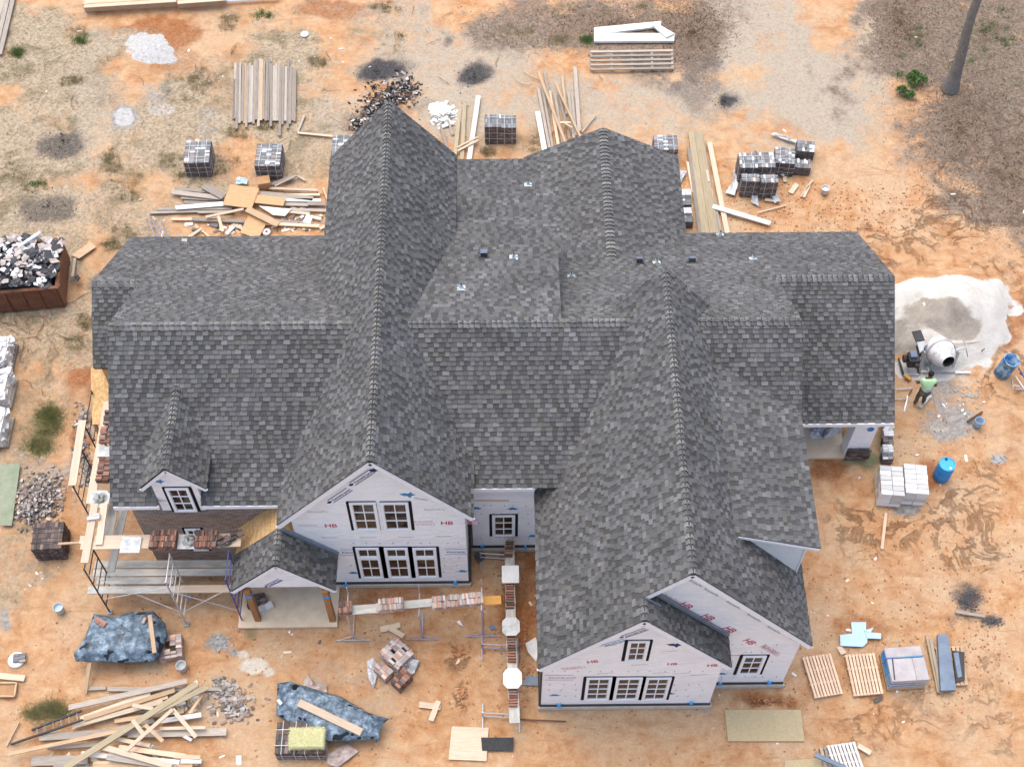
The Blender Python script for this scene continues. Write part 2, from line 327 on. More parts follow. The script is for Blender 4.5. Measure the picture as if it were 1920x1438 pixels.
def to_px(X, Y, Z=0):
    dx, dy, dz = X-EYE.x, Y-EYE.y, Z-EYE.z
    z = dx*FW.x+dy*FW.y+dz*FW.z; z = np.maximum(z, 5)
    return 960+F_PX*(dx*RT.x+dy*RT.y+dz*RT.z)/z, 719-F_PX*(dx*UP.x+dy*UP.y+dz*UP.z)/z
def blobs(px, py, n1, lst, soft=.9, wob=1.1):
    out = np.zeros_like(px)
    for (cx_, cy_, rx, ry, s_) in lst:
        d = np.sqrt(((px-cx_)/rx)**2+((py-cy_)/ry)**2)+(n1-.5)*wob*2.0
        out = np.maximum(out, s_*np.clip((1-d)/soft+.5, 0, 1))
    return out
# (px, py, rx, ry, strength) of what lies on the ground; positions are places on the site
STRAW = [(40, 1000, 90, 190, .55), (90, 760, 90, 90, .5), (230, 470, 90, 40, .5), (110, 130, 150, 150, .9), (60, 330, 140, 170, .9), (200, 380, 190, 110, .7), (330, 250, 120, 130, .8), (420, 170, 120, 110, .6), (540, 180, 130, 130, .8), (590, 300, 90, 60, .7), (720, 60, 140, 60, .5), (60, 620, 130, 90, .7), (130, 640, 60, 80, .6), (50, 900, 60, 80, .5), (40, 1060, 100, 70, .4), (1000, 260, 60, 40, .5), (830, 290, 60, 20, .4)]
SAND = [(760, 110, 120, 130, .7), (1180, 215, 200, 50, .7), (640, 200, 90, 90, .5), (960, 120, 120, 120, .6), (1700, 300, 60, 40, .5), (870, 160, 150, 130, .8), (1050, 200, 170, 70, .8), (1400, 60, 120, 110, .95), (1480, 170, 160, 110, .95), (1560, 215, 110, 70, .95), (1330, 190, 100, 50, .8), (1640, 130, 50, 160, .8), (180, 60, 60, 60, .5), (175, 200, 40, 130, .55), (700, 1290, 70, 60, .45), (620, 1270, 60, 40, .5), (1800, 470, 90, 40, .3)]
LITTER = [(1850, 60, 210, 190, 1), (1800, 240, 110, 140, 1), (1900, 330, 110, 110, 1), (1690, 40, 60, 90, .9), (1150, 45, 220, 60, .85), (1300, 60, 70, 70, .85), (1000, 40, 140, 50, .8), (1230, 100, 60, 40, .8), (1915, 430, 40, 40, .7)]
BURN = [(120, 268, 38, 30, .75), (95, 385, 48, 32, .7), (705, 140, 38, 34, 1), (735, 190, 60, 40, .75), (888, 143, 34, 26, .95), (1355, 190, 26, 18, 1), (1325, 150, 60, 54, .62), (1350, 200, 74, 52, .6), (1815, 1130, 44, 34, 1), (1860, 1162, 30, 16, .9), (670, 230, 30, 24, .6), (842, 78, 10, 10, .7)]
CEMENT = [(1800, 790, 90, 60, .75), (1760, 730, 60, 40, .7), (1745, 800, 40, 30, .6), (1870, 860, 25, 18, .7), (1860, 815, 25, 14, .6), (1705, 955, 30, 14, .9), (1690, 900, 20, 50, .4), (412, 1203, 28, 24, .9), (435, 1222, 20, 12, .8), (8, 1165, 16, 26, .8), (60, 1080, 40, 30, .35), (410, 1310, 50, 40, .5), (300, 1150, 90, 30, .35), (280, 165, 40, 30, .55), (390, 220, 16, 30, .5), (230, 215, 25, 22, .8), (1040, 1240, 40, 26, .2), (1320, 1335, 40, 8, .5), (60, 900, 60, 50, .5), (160, 790, 30, 40, .6)]
LIME = [(480, 1245, 30, 16, 1), (455, 1225, 14, 10, .9), (505, 1258, 14, 12, .9), (690, 1255, 40, 30, .35), (1760, 800, 40, 14, .45), (1800, 700, 80, 36, .55)]
RED = [(160, 720, 50, 60, .95), (150, 820, 30, 30, .9), (290, 60, 110, 50, .85), (350, 120, 60, 60, .6), (780, 1120, 150, 40, .7), (985, 1120, 60, 110, .85), (985, 1290, 40, 90, .6), (1440, 1310, 90, 26, .8), (1640, 1180, 70, 30, .7), (1740, 880, 40, 50, .9), (1560, 880, 50, 30, .8), (1830, 1110, 30, 60, .5), (60, 1000, 90, 60, .5), (250, 1130, 160, 50, .4), (1480, 230, 80, 30, .6), (1880, 620, 50, 50, .8), (1900, 820, 50, 60, .6), (640, 20, 80, 20, .8), (110, 940, 50, 50, .6), (210, 1010, 40, 60, .4)]
GREEN = [(470, 1185, 26, 24, .8), (530, 1172, 70, 8, .9), (1620, 860, 50, 30, .9), (1650, 830, 26, 40, .7), (150, 65, 40, 16, .6), (90, 800, 34, 34, .7), (1860, 100, 60, 80, .5), (1200, 20, 60, 20, .5)]
ROOTS = [(1800, 420, 130, 90, .9), (1700, 460, 150, 60, .7), (1600, 400, 90, 50, .5), (1790, 560, 130, 60, .7), (1650, 1000, 110, 60, .9), (1800, 1000, 130, 80, .8), (1880, 700, 60, 80, .8), (1860, 900, 80, 80, .7), (1700, 1330, 120, 80, .6), (1860, 1330, 60, 100, .6), (860, 1230, 30, 40, .9), (865, 1310, 30, 50, 1), (1030, 1180, 20, 90, .8), (1440, 1315, 60, 18, .8), (60, 1200, 90, 60, .3)]
def mounds(px, py, X, Y, n1):
    h = np.zeros_like(px)
    for (a, b_, rx, ry, H) in [(1785, 600, 130, 95, 1.15), (1720, 560, 70, 50, .6), (160, 725, 48, 58, .45), (282, 104, 50, 36, .34), (92, 395, 44, 26, .16), (120, 268, 36, 28, .14), (720, 165, 70, 56, .16), (75, 938, 58, 60, .18)]:
        d = np.sqrt(((px-a)/rx)**2+((py-b_)/ry)**2)+(n1-.5)*.5
        h = np.maximum(h, H*np.clip(1-d, 0, 1)**.8)
    return h
def ground_height(X, Y):
    px, py = to_px(X, Y); n1 = fbm(X, Y, .5)
    near = np.clip(1.3-np.maximum(np.abs(X-1)/26, np.abs(Y-8)/22), 0, 1)
    return ((fbm(X, Y, .9)-.5)*.07+(fbm(X+50, Y, 3.2, 3)-.5)*.075)*near-.045+mounds(px, py, X, Y, n1)
xs = axis(-24.5, 26.5, .105, 500); ys = axis(-11.5, 28.5, .105, 500)
X, Y = np.meshgrid(xs, ys); nx, ny = len(xs), len(ys)
Z = ground_height(X, Y); PX, PY = to_px(X, Y); n1 = fbm(X, Y, .6, 5)
# hollow of the dug-out sand heap
d = np.sqrt(((PX-1775)/55)**2+((PY-628)/34)**2)+(n1-.5)*.7; Z -= .42*np.clip(1-d, 0, 1)
me = bpy.data.meshes.new('ground'); me.vertices.add(nx*ny); me.vertices.foreach_set('co', np.stack([X, Y, Z], -1).astype('f').ravel())
i, j = np.meshgrid(np.arange(nx-1), np.arange(ny-1)); a = (j*nx+i).ravel()
q = np.stack([a, a+1, a+1+nx, a+nx], -1).astype('i').ravel(); nf = len(a)
me.loops.add(nf*4); me.loops.foreach_set('vertex_index', q); me.polygons.add(nf)
me.polygons.foreach_set('loop_start', np.arange(0, nf*4, 4, dtype='i')); me.polygons.foreach_set('use_smooth', np.ones(nf, bool)); me.update(calc_edges=True)
def layer(name, chans):
    at = me.color_attributes.new(name, 'FLOAT_COLOR', 'POINT'); at.data.foreach_set('color', np.stack(chans, -1).astype('f').ravel())
far = np.clip((np.maximum(np.abs(X-1)-24, np.abs(Y-8)-20))/6, 0, 1)
B = lambda l, **k: blobs(PX, PY, n1, l, **k)
layer('lay_a', [np.maximum(B(STRAW), far*.6), B(SAND), np.maximum(B(LITTER, soft=.7), far*((X > 15) & (Y > 12))), B(BURN, soft=1.2, wob=1.7)])
layer('lay_b', [B(CEMENT, soft=.6), B(LIME), B(RED, soft=.7), B(GREEN, soft=.7)])
layer('lay_c', [B(ROOTS, soft=.8), np.clip(mounds(PX, PY, X, Y, n1*0+.5)*0+B([(1780, 612, 112, 92, 1), (1720, 575, 60, 50, 1), (1740, 690, 70, 30, .8)], soft=.2, wob=.5), 0, 1), B([(282, 104, 44, 32, 1), (230, 216, 17, 15, .6), (300, 205, 22, 9, .45)], soft=.25, wob=1.2), B([(1765, 622, 62, 32, 1), (1700, 640, 40, 40, .7)], soft=.5)])
mt, t, b = nodes('ground_soil', .95, .15); L = t.links.new
ge = N(t, 'ShaderNodeNewGeometry'); pos = ge.outputs['Position']
def noise(s, d=6, r=.6, dist=0):
    n = N(t, 'ShaderNodeTexNoise', Scale=s, Detail=d, Roughness=r, Distortion=dist); L(pos, n.inputs[0]); return n.outputs[0]
def mixc(fac, a, c):
    n = N(t, 'ShaderNodeMixRGB')
    if isinstance(fac, float): n.inputs[0].default_value = fac
    else: L(fac, n.inputs[0])
    for k, s in ((1, a), (2, c)):
        if isinstance(s, tuple): n.inputs[k].default_value = (*s, 1)
        else: L(s, n.inputs[k])
    return n.outputs[0]
def thr(mask, nz, lo, hi, amt=.9):
    a = N(t, 'ShaderNodeMath', operation='MULTIPLY_ADD'); L(nz, a.inputs[0]); a.inputs[1].default_value = amt; L(mask, a.inputs[2])
    r_ = N(t, 'ShaderNodeMapRange'); r_.interpolation_type = 'SMOOTHSTEP'; r_.inputs[1].default_value = lo+amt*.5; r_.inputs[2].default_value = hi+amt*.5; L(a.outputs[0], r_.inputs[0]); return r_.outputs[0]
def sep(name):
    at = N(t, 'ShaderNodeVertexColor', layer_name=name); s = N(t, 'ShaderNodeSeparateColor'); L(at.outputs[0], s.inputs[0]); return s.outputs[0], s.outputs[1], s.outputs[2], at.outputs[1]
straw, sand, litter, burn = sep('lay_a'); cement, lime, red, green = sep('lay_b'); roots, pile, white, dug_dark = sep('lay_c')
def rmp(src, *st): r_ = ramp(t, list(st)); L(src, r_.inputs[0]); return r_.outputs[0]
nA = noise(.35, 5); nB = noise(2.2, 9, .7); nC = noise(9, 7, .7); nD = noise(38, 4, .7); nE = noise(1.5, 10, .78, .25)
nF = noise(16, 8, .78); mpS = N(t, 'ShaderNodeMapping', Scale=(.5, 2.2, 1)); mpS.inputs['Rotation'].default_value = (0, 0, .7); L(pos, mpS.inputs[0]); nsS = N(t, 'ShaderNodeTexNoise', Scale=1.3, Detail=8, Roughness=.7, Distortion=.8); L(mpS.outputs[0], nsS.inputs[0]); nS = nsS.outputs[0]
clay = rmp(nE, (.26, (.34, .145, .058)), (.38, (.46, .225, .098)), (.48, (.56, .31, .155)), (.58, (.62, .39, .215)), (.70, (.68, .50, .33)))
clay = mixc(rmp(nA, (.45, (0, 0, 0)), (.60, (.7, .7, .7))), clay, rmp(nC, (.3, (.50, .34, .20)), (.7, (.68, .51, .34))))
clay = mixc(rmp(nS, (.54, (0, 0, 0)), (.68, (.55, .55, .55))), clay, (.38, .185, .075))
clay = mixc(rmp(nF, (.56, (0, 0, 0)), (.72, (.5, .5, .5))), clay, (.27, .13, .065))
clay = mixc(rmp(nF, (.28, (.45, .45, .45)), (.42, (0, 0, 0))), clay, (.68, .50, .33))
clay = mixc(thr(red, nB, .35, .95), clay, rmp(nC, (.3, (.24, .09, .033)), (.65, (.44, .19, .08))))
strawc = rmp(nC, (.28, (.12, .09, .055)), (.40, (.29, .225, .145)), (.54, (.47, .375, .26)), (.75, (.58, .49, .37)))
c = mixc(thr(straw, nB, .25, .85, 1.1), clay, strawc)
sandc = rmp(nC, (.25, (.26, .20, .14)), (.42, (.43, .355, .265)), (.7, (.53, .46, .365)))
nG = noise(.75, 6, .62, .8)
dk = N(t, 'ShaderNodeMath', operation='MULTIPLY'); L(rmp(nG, (.50, (0, 0, 0)), (.64, (.8, .8, .8))), dk.inputs[0]); L(thr(straw, nB, .2, .7), dk.inputs[1])
c = mixc(dk.outputs[0], c, rmp(nC, (.3, (.12, .10, .055)), (.6, (.27, .22, .135)), (.8, (.42, .35, .23))))
c = mixc(thr(sand, nB, .25, .95, 1.2), c, sandc)
littc = rmp(nC, (.28, (.075, .052, .038)), (.45, (.20, .15, .11)), (.58, (.29, .235, .18)), (.72, (.38, .31, .24)))
c = mixc(thr(litter, nB, .10, 1.0, 1.7), c, littc)
c = mixc(thr(green, nC, .4, 1.0), c, rmp(nC, (.3, (.10, .11, .05)), (.7, (.30, .33, .19))))
c = mixc(thr(cement, nB, .3, .85), c, rmp(nC, (.3, (.20, .19, .175)), (.7, (.48, .46, .42))))
c = mixc(thr(lime, nB, .35, .8), c, rmp(nC, (.3, (.56, .49, .39)), (.7, (.76, .70, .60))))
c = mixc(thr(pile, nC, .35, .6, .3), c, mixc(thr(dug_dark, nB, .35, .8), rmp(nE, (.3, (.58, .54, .475)), (.6, (.72, .69, .63))), rmp(nE, (.3, (.26, .225, .18)), (.6, (.44, .395, .335)))))  # sand heap colour, darker over the dug area
c = mixc(thr(white, nF, .35, .6, 1.2), c, rmp(nC, (.3, (.30, .275, .25)), (.45, (.50, .49, .465)), (.7, (.66, .65, .625))))
bl = thr(burn, nF, .30, .95, 1.6)
c = mixc(bl, c, rmp(nF, (.3, (.022, .022, .024)), (.5, (.06, .058, .06)), (.68, (.20, .185, .175))))
# exposed roots and dried runnels: thin wandering dark lines
ab = lambda s, k: s
l1 = N(t, 'ShaderNodeTexNoise', Scale=.8, Detail=9, Roughness=.66, Distortion=.7); L(pos, l1.inputs[0])
s1 = N(t, 'ShaderNodeMath', operation='SUBTRACT'); L(l1.outputs[0], s1.inputs[0]); s1.inputs[1].default_value = .5
s2 = N(t, 'ShaderNodeMath', operation='ABSOLUTE'); L(s1.outputs[0], s2.inputs[0])
ln = N(t, 'ShaderNodeMapRange'); ln.inputs[1].default_value = .0; ln.inputs[2].default_value = .035; ln.inputs[3].default_value = 1; ln.inputs[4].default_value = 0; L(s2.outputs[0], ln.inputs[0])
lm = N(t, 'ShaderNodeMath', operation='MULTIPLY'); L(ln.outputs[0], lm.inputs[0]); np_ = N(t, 'ShaderNodeMath', operation='MULTIPLY_ADD'); L(pile, np_.inputs[0]); np_.inputs[1].default_value = -2.0; L(thr(roots, nB, .3, .9), np_.inputs[2]); np_.use_clamp = True; L(np_.outputs[0], lm.inputs[1])
lh = N(t, 'ShaderNodeMath', operation='MULTIPLY'); L(lm.outputs[0], lh.inputs[0]); lh.inputs[1].default_value = .42
c = mixc(lh.outputs[0], c, (.36, .17, .075))
# scattered dark specks and pale chips
sp = N(t, 'ShaderNodeTexVoronoi', Scale=8.5); L(pos, sp.inputs[0])
r1 = N(t, 'ShaderNodeMapRange'); r1.inputs[1].default_value = .04; r1.inputs[2].default_value = .10; r1.inputs[3].default_value = .75; r1.inputs[4].default_value = 0; L(sp.outputs['Distance'], r1.inputs[0])
pk = rmp(sp.outputs['Color'], (.35, (.12, .07, .04)), (.6, (.20, .12, .07)), (.85, (.62, .50, .36)))
nm = N(t, 'ShaderNodeMath', operation='MULTIPLY'); L(r1.outputs[0], nm.inputs[0]); L(rmp(nB, (.48, (0, 0, 0)), (.6, (1, 1, 1))), nm.inputs[1])
c = mixc(nm.outputs[0], c, pk)
hv = N(t, 'ShaderNodeHueSaturation'); L(c, hv.inputs['Color']); mrv = N(t, 'ShaderNodeMapRange'); mrv.inputs[1].default_value = .25; mrv.inputs[2].default_value = .75; mrv.inputs[3].default_value = .80; mrv.inputs[4].default_value = 1.16; L(nD, mrv.inputs[0]); L(mrv.outputs[0], hv.inputs['Value'])
L(hv.outputs[0], b.inputs['Base Color'])
hm = N(t, 'ShaderNodeMath', operation='MULTIPLY_ADD'); L(nC, hm.inputs[0]); hm.inputs[1].default_value = .6; L(nD, hm.inputs[2])
h2 = N(t, 'ShaderNodeMath', operation='MULTIPLY_ADD'); L(lm.outputs[0], h2.inputs[0]); h2.inputs[1].default_value = -1.2; L(hm.outputs[0], h2.inputs[2])
bp = N(t, 'ShaderNodeBump', Strength=1.0, Distance=.05); L(h2.outputs[0], bp.inputs['Height']); L(bp.outputs[0], b.inputs['Normal'])
me.materials.append(MATS['ground_soil']); tag(link('ground', me), kind='structure', label='orange clay building site with straw, sand and ash patches')
# ---------------------------------------------------------------- the house
house = thing('house', 'large unfinished house with charcoal shingle roof and white wrapped gables', 'house', (0, 2, 0))
YM, ZM, SF, SB = 2.21, 7.90, .68, .68
XL, ZL, SL = -3.24, 8.93, 1.24
XR, ZR, SR = 5.47, 9.15, 1.25
XB, ZB, S_B = 4.34, 4.47, .54
XP, ZP, SP = -6.45, 4.36, 1.13
XD, ZD, SD = -9.5, 6.92, 1.19
mf = lambda x, y: ZM-SF*(YM-y)
mb_ = lambda x, y: ZM-SB*(y-YM)
lg = lambda x, y: ZL-SL*abs(x-XL)
rg = lambda x, y: ZR-SR*abs(x-XR)
sh = lambda x, y: 7.19-.35*(x-7.04)
sg = lambda x, y: 7.66-SR*(x-4.28)
rb = lambda x, y: ZB-S_B*abs(x-XB)
p2 = lambda x, y: 4.49-.256*(y-7.22)
rs = lambda x, y: 7.93-.352*(y-YM)
ex = lambda x, y: 5.57-.69*(5.64-y)
pg = lambda x, y: ZP-SP*abs(x-XP)
dm = lambda x, y: ZD-SD*abs(x-XD)
PL = [  # (z function, outline)
 (mf, [(-11.57, -2.36), (-10.16, -2.36), (-10.16, -1.9), (-8.79, -1.9), (-8.79, -2.36), (-3.24, -2.36), (-3.24, YM), (-11.57, YM)]),
 (mf, [(-3.24, -1.98), (5.47, -1.98), (5.47, YM), (-3.24, YM)]),
 (mf, [(5.47, -.5), (9.69, -.5), (9.69, YM), (5.47, YM)]),
 (mb_, [(-11.57, YM), (-3.24, YM), (-3.24, 9.94), (-13.2, 9.94), (-13.2, 5.64), (-11.57, 5.64)]),
 (mb_, [(-3.24, YM), (9.69, YM), (9.69, 5.64), (13.68, 5.64), (13.68, 9.94), (4.34, 9.94), (4.34, 7.22), (-3.24, 7.22)]),
 (p2, [(-3.24, 7.2), (4.34, 7.2), (4.34, 13.43), (-3.24, 13.43)]),
 (rs, [(-3.24, 2.3), (2.3, 2.3), (2.36, 8.0), (-3.24, 8.0)]),
 (ex, [(-13.2, 3.31), (-11.3, 3.31), (-11.3, 5.64), (-13.2, 5.64)]),
 (ex, [(9.5, 1.6), (13.68, 1.6), (13.68, 5.64), (9.5, 5.64)]),
 (lg, [(XL, -3.21), (XL, 10.61), (-5.45, 10.61), (-5.45, 3.0), (-6.35, 3.0), (-6.35, -3.21)]),
 (lg, [(XL, -3.21), (XL, 10.61), (-1.03, 10.61), (-1.03, 2.21), (-.44, 2.21), (-.44, -3.21)]),
 (rg, [(XR, -6.83), (XR, 3.31), (3.5, 3.31), (3.5, 1.2), (1.49, -1.0), (1.49, -7.5), (4.28, -7.5), (4.28, -6.83)]),
 (rg, [(XR, -6.83), (XR, 3.31), (7.6, 3.31), (7.6, -1.0), (9.54, -1.0), (9.54, -6.83)]),
 (sh, [(6.98, -4.74), (9.64, -4.74), (9.64, 1.3), (6.98, 1.3)]),
 (sg, [(4.28, -7.5), (4.28, -6.54), (7.07, -6.54), (7.07, -7.5)]),
 (rb, [(XB, 7.0), (XB, 13.55), (1.40, 13.55), (1.40, 7.0)]),
 (rb, [(XB, 7.0), (XB, 13.55), (7.28, 13.55), (7.28, 7.0)]),
 (pg, [(XP, -4.2), (XP, -2.98), (-8.07, -2.98), (-8.07, -4.2)]),
 (pg, [(XP, -4.2), (XP, -2.93), (-4.83, -2.93), (-4.83, -4.2)]),
 (dm, [(XD, -2.28), (XD, .9), (-10.46, .9), (-10.46, -2.28)]),
 (dm, [(XD, -2.28), (XD, .9), (-8.50, .9), (-8.50, -2.28)]),
]
deck = MB(); tabs = MB(); low = MB(); singles = []
for k, (zf, pts) in enumerate(PL):
    P = [Vector((x, y, zf(x, y))) for x, y in pts]
    deck.plate([p-Vector((0, 0, .012)) for p in P], .10)
    n = Vector((0, 0, 0))
    for a_, b_ in zip(P, P[1:]+P[:1]): n += a_.cross(b_)
    n.normalize(); n = n if n.z > 0 else -n
    u = Vector((0, 0, 1)).cross(n).normalized(); v = n.cross(u)       # v climbs the slope
    O = P[0]; ab_ = [((p-O).dot(u), (p-O).dot(v)) for p in P]
    bmin = min(q_[1] for q_ in ab_); bmax = max(q_[1] for q_ in ab_); E = .145; cnum = 0; bb = bmin-.025
    while bb < bmax-.02:
        yy = bb+E*.5; xs_ = []
        for (a0, b0), (a1, b1) in zip(ab_, ab_[1:]+ab_[:1]):
            if (b0 > yy) != (b1 > yy): xs_.append(a0+(yy-b0)/(b1-b0)*(a1-a0))
        xs_.sort()
        for s0, s1 in zip(xs_[::2], xs_[1::2]):
            s0 -= .02; s1 += .02; x = s0; first = True; flip = random.random() < .5
            while x < s1-.01:
                wd = random.uniform(.13, .24) if flip else random.uniform(.09, .24); flip = not flip
                if first: wd *= random.random()*.8+.2; first = False
                e = min(x+wd, s1)
                if s1-e < .05: e = s1
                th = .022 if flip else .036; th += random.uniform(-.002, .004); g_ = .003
                dr = random.uniform(-.006, .006)
                q_ = [O+u*(x+g_)+v*(bb+dr)+n*th, O+u*(e-g_)+v*(bb+dr)+n*th, O+u*(e-g_)+v*(bb+E+.012)+n*.005, O+u*(x+g_)+v*(bb+E+.012)+n*.005, O+u*(x+g_)+v*(bb+dr)-n*.006, O+u*(e-g_)+v*(bb+dr)-n*.006]
                c_ = (q_[0]+q_[2])/2
                if k == 11 and c_.y < -3.2 and 6.9 > c_.z > 4.1 and not flip and wd > .15 and len(singles) < 300 and random.random() < .42: singles.append(q_)
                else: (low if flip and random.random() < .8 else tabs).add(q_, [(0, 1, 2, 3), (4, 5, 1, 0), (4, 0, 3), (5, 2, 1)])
                x = e
        bb += E; cnum += 1
roof = deck.build('roof', 'shingle_dark', house)
def quick(name, mb, mt, parent, kind=None, edge=None):
    me = bpy.data.meshes.new(name); off = WL[parent.name]
    me.from_pydata([(x-off[0], y-off[1], z-off[2]) for x, y, z in mb.v], [], mb.f); me.materials.append(MATS[mt])
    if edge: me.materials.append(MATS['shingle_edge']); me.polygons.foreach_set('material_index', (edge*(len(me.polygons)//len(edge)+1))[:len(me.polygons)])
    me.update(); o = link(name, me, parent); WL[o.name] = off; return tag(o, kind=kind)
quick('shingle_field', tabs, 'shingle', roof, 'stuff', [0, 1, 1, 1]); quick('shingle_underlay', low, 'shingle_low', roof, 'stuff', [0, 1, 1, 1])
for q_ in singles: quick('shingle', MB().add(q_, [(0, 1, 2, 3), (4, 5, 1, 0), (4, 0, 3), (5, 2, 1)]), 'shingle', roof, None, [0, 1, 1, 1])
def ridge_caps(p, q, s1, s2, w_=.19):
    """bent cap shingles overlapping along a ridge; s1/s2 = fall on the left/right of p->q"""
    p, q = Vector(p), Vector(q); d = (q-p).normalized(); L_ = (q-p).length; sd = d.cross(Vector((0, 0, 1))).normalized()
    a1 = (-sd-Vector((0, 0, s1))).normalized()*w_; a2 = (sd-Vector((0, 0, s2))).normalized()*w_; up = Vector((0, 0, 1))
    me = None; nn = max(1, int(L_/.17)); st = L_/nn; m1 = (a1*.35+up*.004); m2 = (a2*.35+up*.004)
    lo, hi = up*.022, up*.062; e = d*(st-.014)
    V = [a1+hi, m1+hi, m2+hi, a2+hi, a1+lo+e, m1+lo+e, m2+lo+e, a2+lo+e, a1+hi-up*.045, m1+hi-up*.045, m2+hi-up*.045, a2+hi-up*.045]
    mb = MB().add(V, [(0, 1, 5, 4), (1, 2, 6, 5), (2, 3, 7, 6), (8, 9, 1, 0), (9, 10, 2, 1), (10, 11, 3, 2), (0, 4, 8), (3, 11, 7)])
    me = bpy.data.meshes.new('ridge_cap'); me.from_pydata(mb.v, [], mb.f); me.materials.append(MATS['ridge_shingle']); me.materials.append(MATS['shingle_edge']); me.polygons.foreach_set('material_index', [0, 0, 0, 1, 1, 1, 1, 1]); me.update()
    U = up*.016; und = MB().add([p+a1*.96+U, p+U*1.3, p+a2*.96+U, q+a1*.96+U, q+U*1.3, q+a2*.96+U], [(0, 1, 4, 3), (1, 2, 5, 4)]); quick('ridge_underlay', und, 'shingle_low', roof)
    for i in range(nn):
        o = link('ridge_cap', me, roof, p+d*(i*st)-WL[roof.name])
ridge_caps((-11.57, YM, ZM), (-4.05, YM, ZM), .68, .68); ridge_caps((-2.42, YM, ZM), (4.5, YM, ZM), .6, .68); ridge_caps((6.42, YM, ZM), (9.69, YM, ZM), .68, .68)
ridge_caps((-13.2, 5.64, 5.57), (-11.57, 5.64, 5.57), .68, .69); ridge_caps((9.72, 5.64, 5.57), (13.68, 5.64, 5.57), .68, .69)
ridge_caps((XL, -3.21, ZL), (XL, 10.61, ZL), SL, SL, .2); ridge_caps((XR, -6.83, ZR), (XR, 3.31, ZR), SR, SR, .2)
ridge_caps((XB, 7.3, ZB), (XB, 13.55, ZB), S_B, S_B); ridge_caps((XP, -4.2, ZP), (XP, -2.98, ZP), SP, SP); ridge_caps((XD, -2.28, ZD), (XD, .8, ZD), SD, SD); ridge_caps((4.28, -7.5, 7.66), (4.28, -6.86, 7.66), SR, SR)
# bare sheathing of the porch roof, trim boards, flashings
quick('sheathing_board', MB().plate([(XP, -2.97, ZP), (-8.07, -2.97, pg(-8.07, 0)), (-8.07, -2.0, pg(-8.07, 0)), (XP, -2.0, ZP)], .03), 'osb', roof)
quick('sheathing_board', MB().plate([(XP, -2.97, ZP), (XP, -2.0, ZP), (-6.0, -2.0, pg(-6.0, 0)), (-6.0, -2.97, pg(-6.0, 0))], .03), 'osb', roof)
def trim(name, p, q, w_, h, mt='white_paint', up=(0, 0, 1)): return MB().beam(p, q, w_, h, up).build(name, mt, roof)
def rakes(xc, zc, s_, y, xl_, xr_, h=.17):
    for xe in (xl_, xr_):
        if xe is None: continue
        ze = zc-s_*abs(xe-xc); o = .085
        trim('rake_board', (xc, y+.012, zc-o-.09), (xe, y+.012, ze-o-.09), .05, h, up=(0, 0, 1))
rakes(XL, ZL, SL, -3.21, -6.35, -.44); rakes(XR, ZR, SR, -6.83, 4.30, 9.54); rakes(4.28, 7.66, SR, -7.5, 1.49, 7.07); rakes(XP, ZP, SP, -4.2, -8.07, -4.83, .13); rakes(XD, ZD, SD, -2.28, -10.46, -8.50, .12)
for x0, x1, y, z in ((-11.5, -10.1, -2.37, 4.70), (-8.75, -6.3, -2.37, 4.70), (-.4, 1.45, -1.99, 4.96), (9.72, 13.66, 1.59, 2.71)):
    trim('fascia_board', (x0, y-.02, z), (x1, y-.02, z), .05, .17)
trim('fascia_board', (7.1, -4.76, 7.08), (9.62, -4.76, 6.20), .03, .10); trim('fascia_board', (9.30, -4.58, 6.16), (9.30, -4.58, 4.35), .10, .04, up=(1, 0, 0))
trim('flashing', (4.4, -6.6, 7.72), (7.05, -6.6, 4.40), .10, .10, 'flashing', (0, 0, 1)); trim('flashing', (4.3, -6.86, 7.64), (4.75, -6.86, 7.1), .05, .12, 'flashing')
trim('flashing', (XP+.05, -2.99, 4.42), (-4.80, -2.99, 2.58), .08, .12, 'flashing')
trim('flashing', (1.60, -1.60, 4.4), (2.3, -1.55, 5.05), .30, .03, 'flashing')
# riser walls of the raised back roof and the side triangle of the low-pitched roof
quick('riser_wall', MB().span((-3.2, 7.80, 4.2), (2.25, 7.92, 5.78)), 'siding_pale', roof)
_yz = [(2.3, 7.75), (7.7, 5.85), (7.7, 4.2), (2.9, 7.3)]
quick('riser_wall', MB().add([(2.22, y, z) for y, z in _yz]+[(2.27, y, z) for y, z in _yz], [(0, 1, 2, 3), (7, 6, 5, 4), (0, 4, 5, 1), (1, 5, 6, 2), (2, 6, 7, 3), (3, 7, 4, 0)]), 'siding_pale', roof)
MB().prism([(7.12, 7.05), (9.32, 6.26), (9.32, 4.32)], -4.6, -4.5).build('gable_wall', 'siding_pale', house)
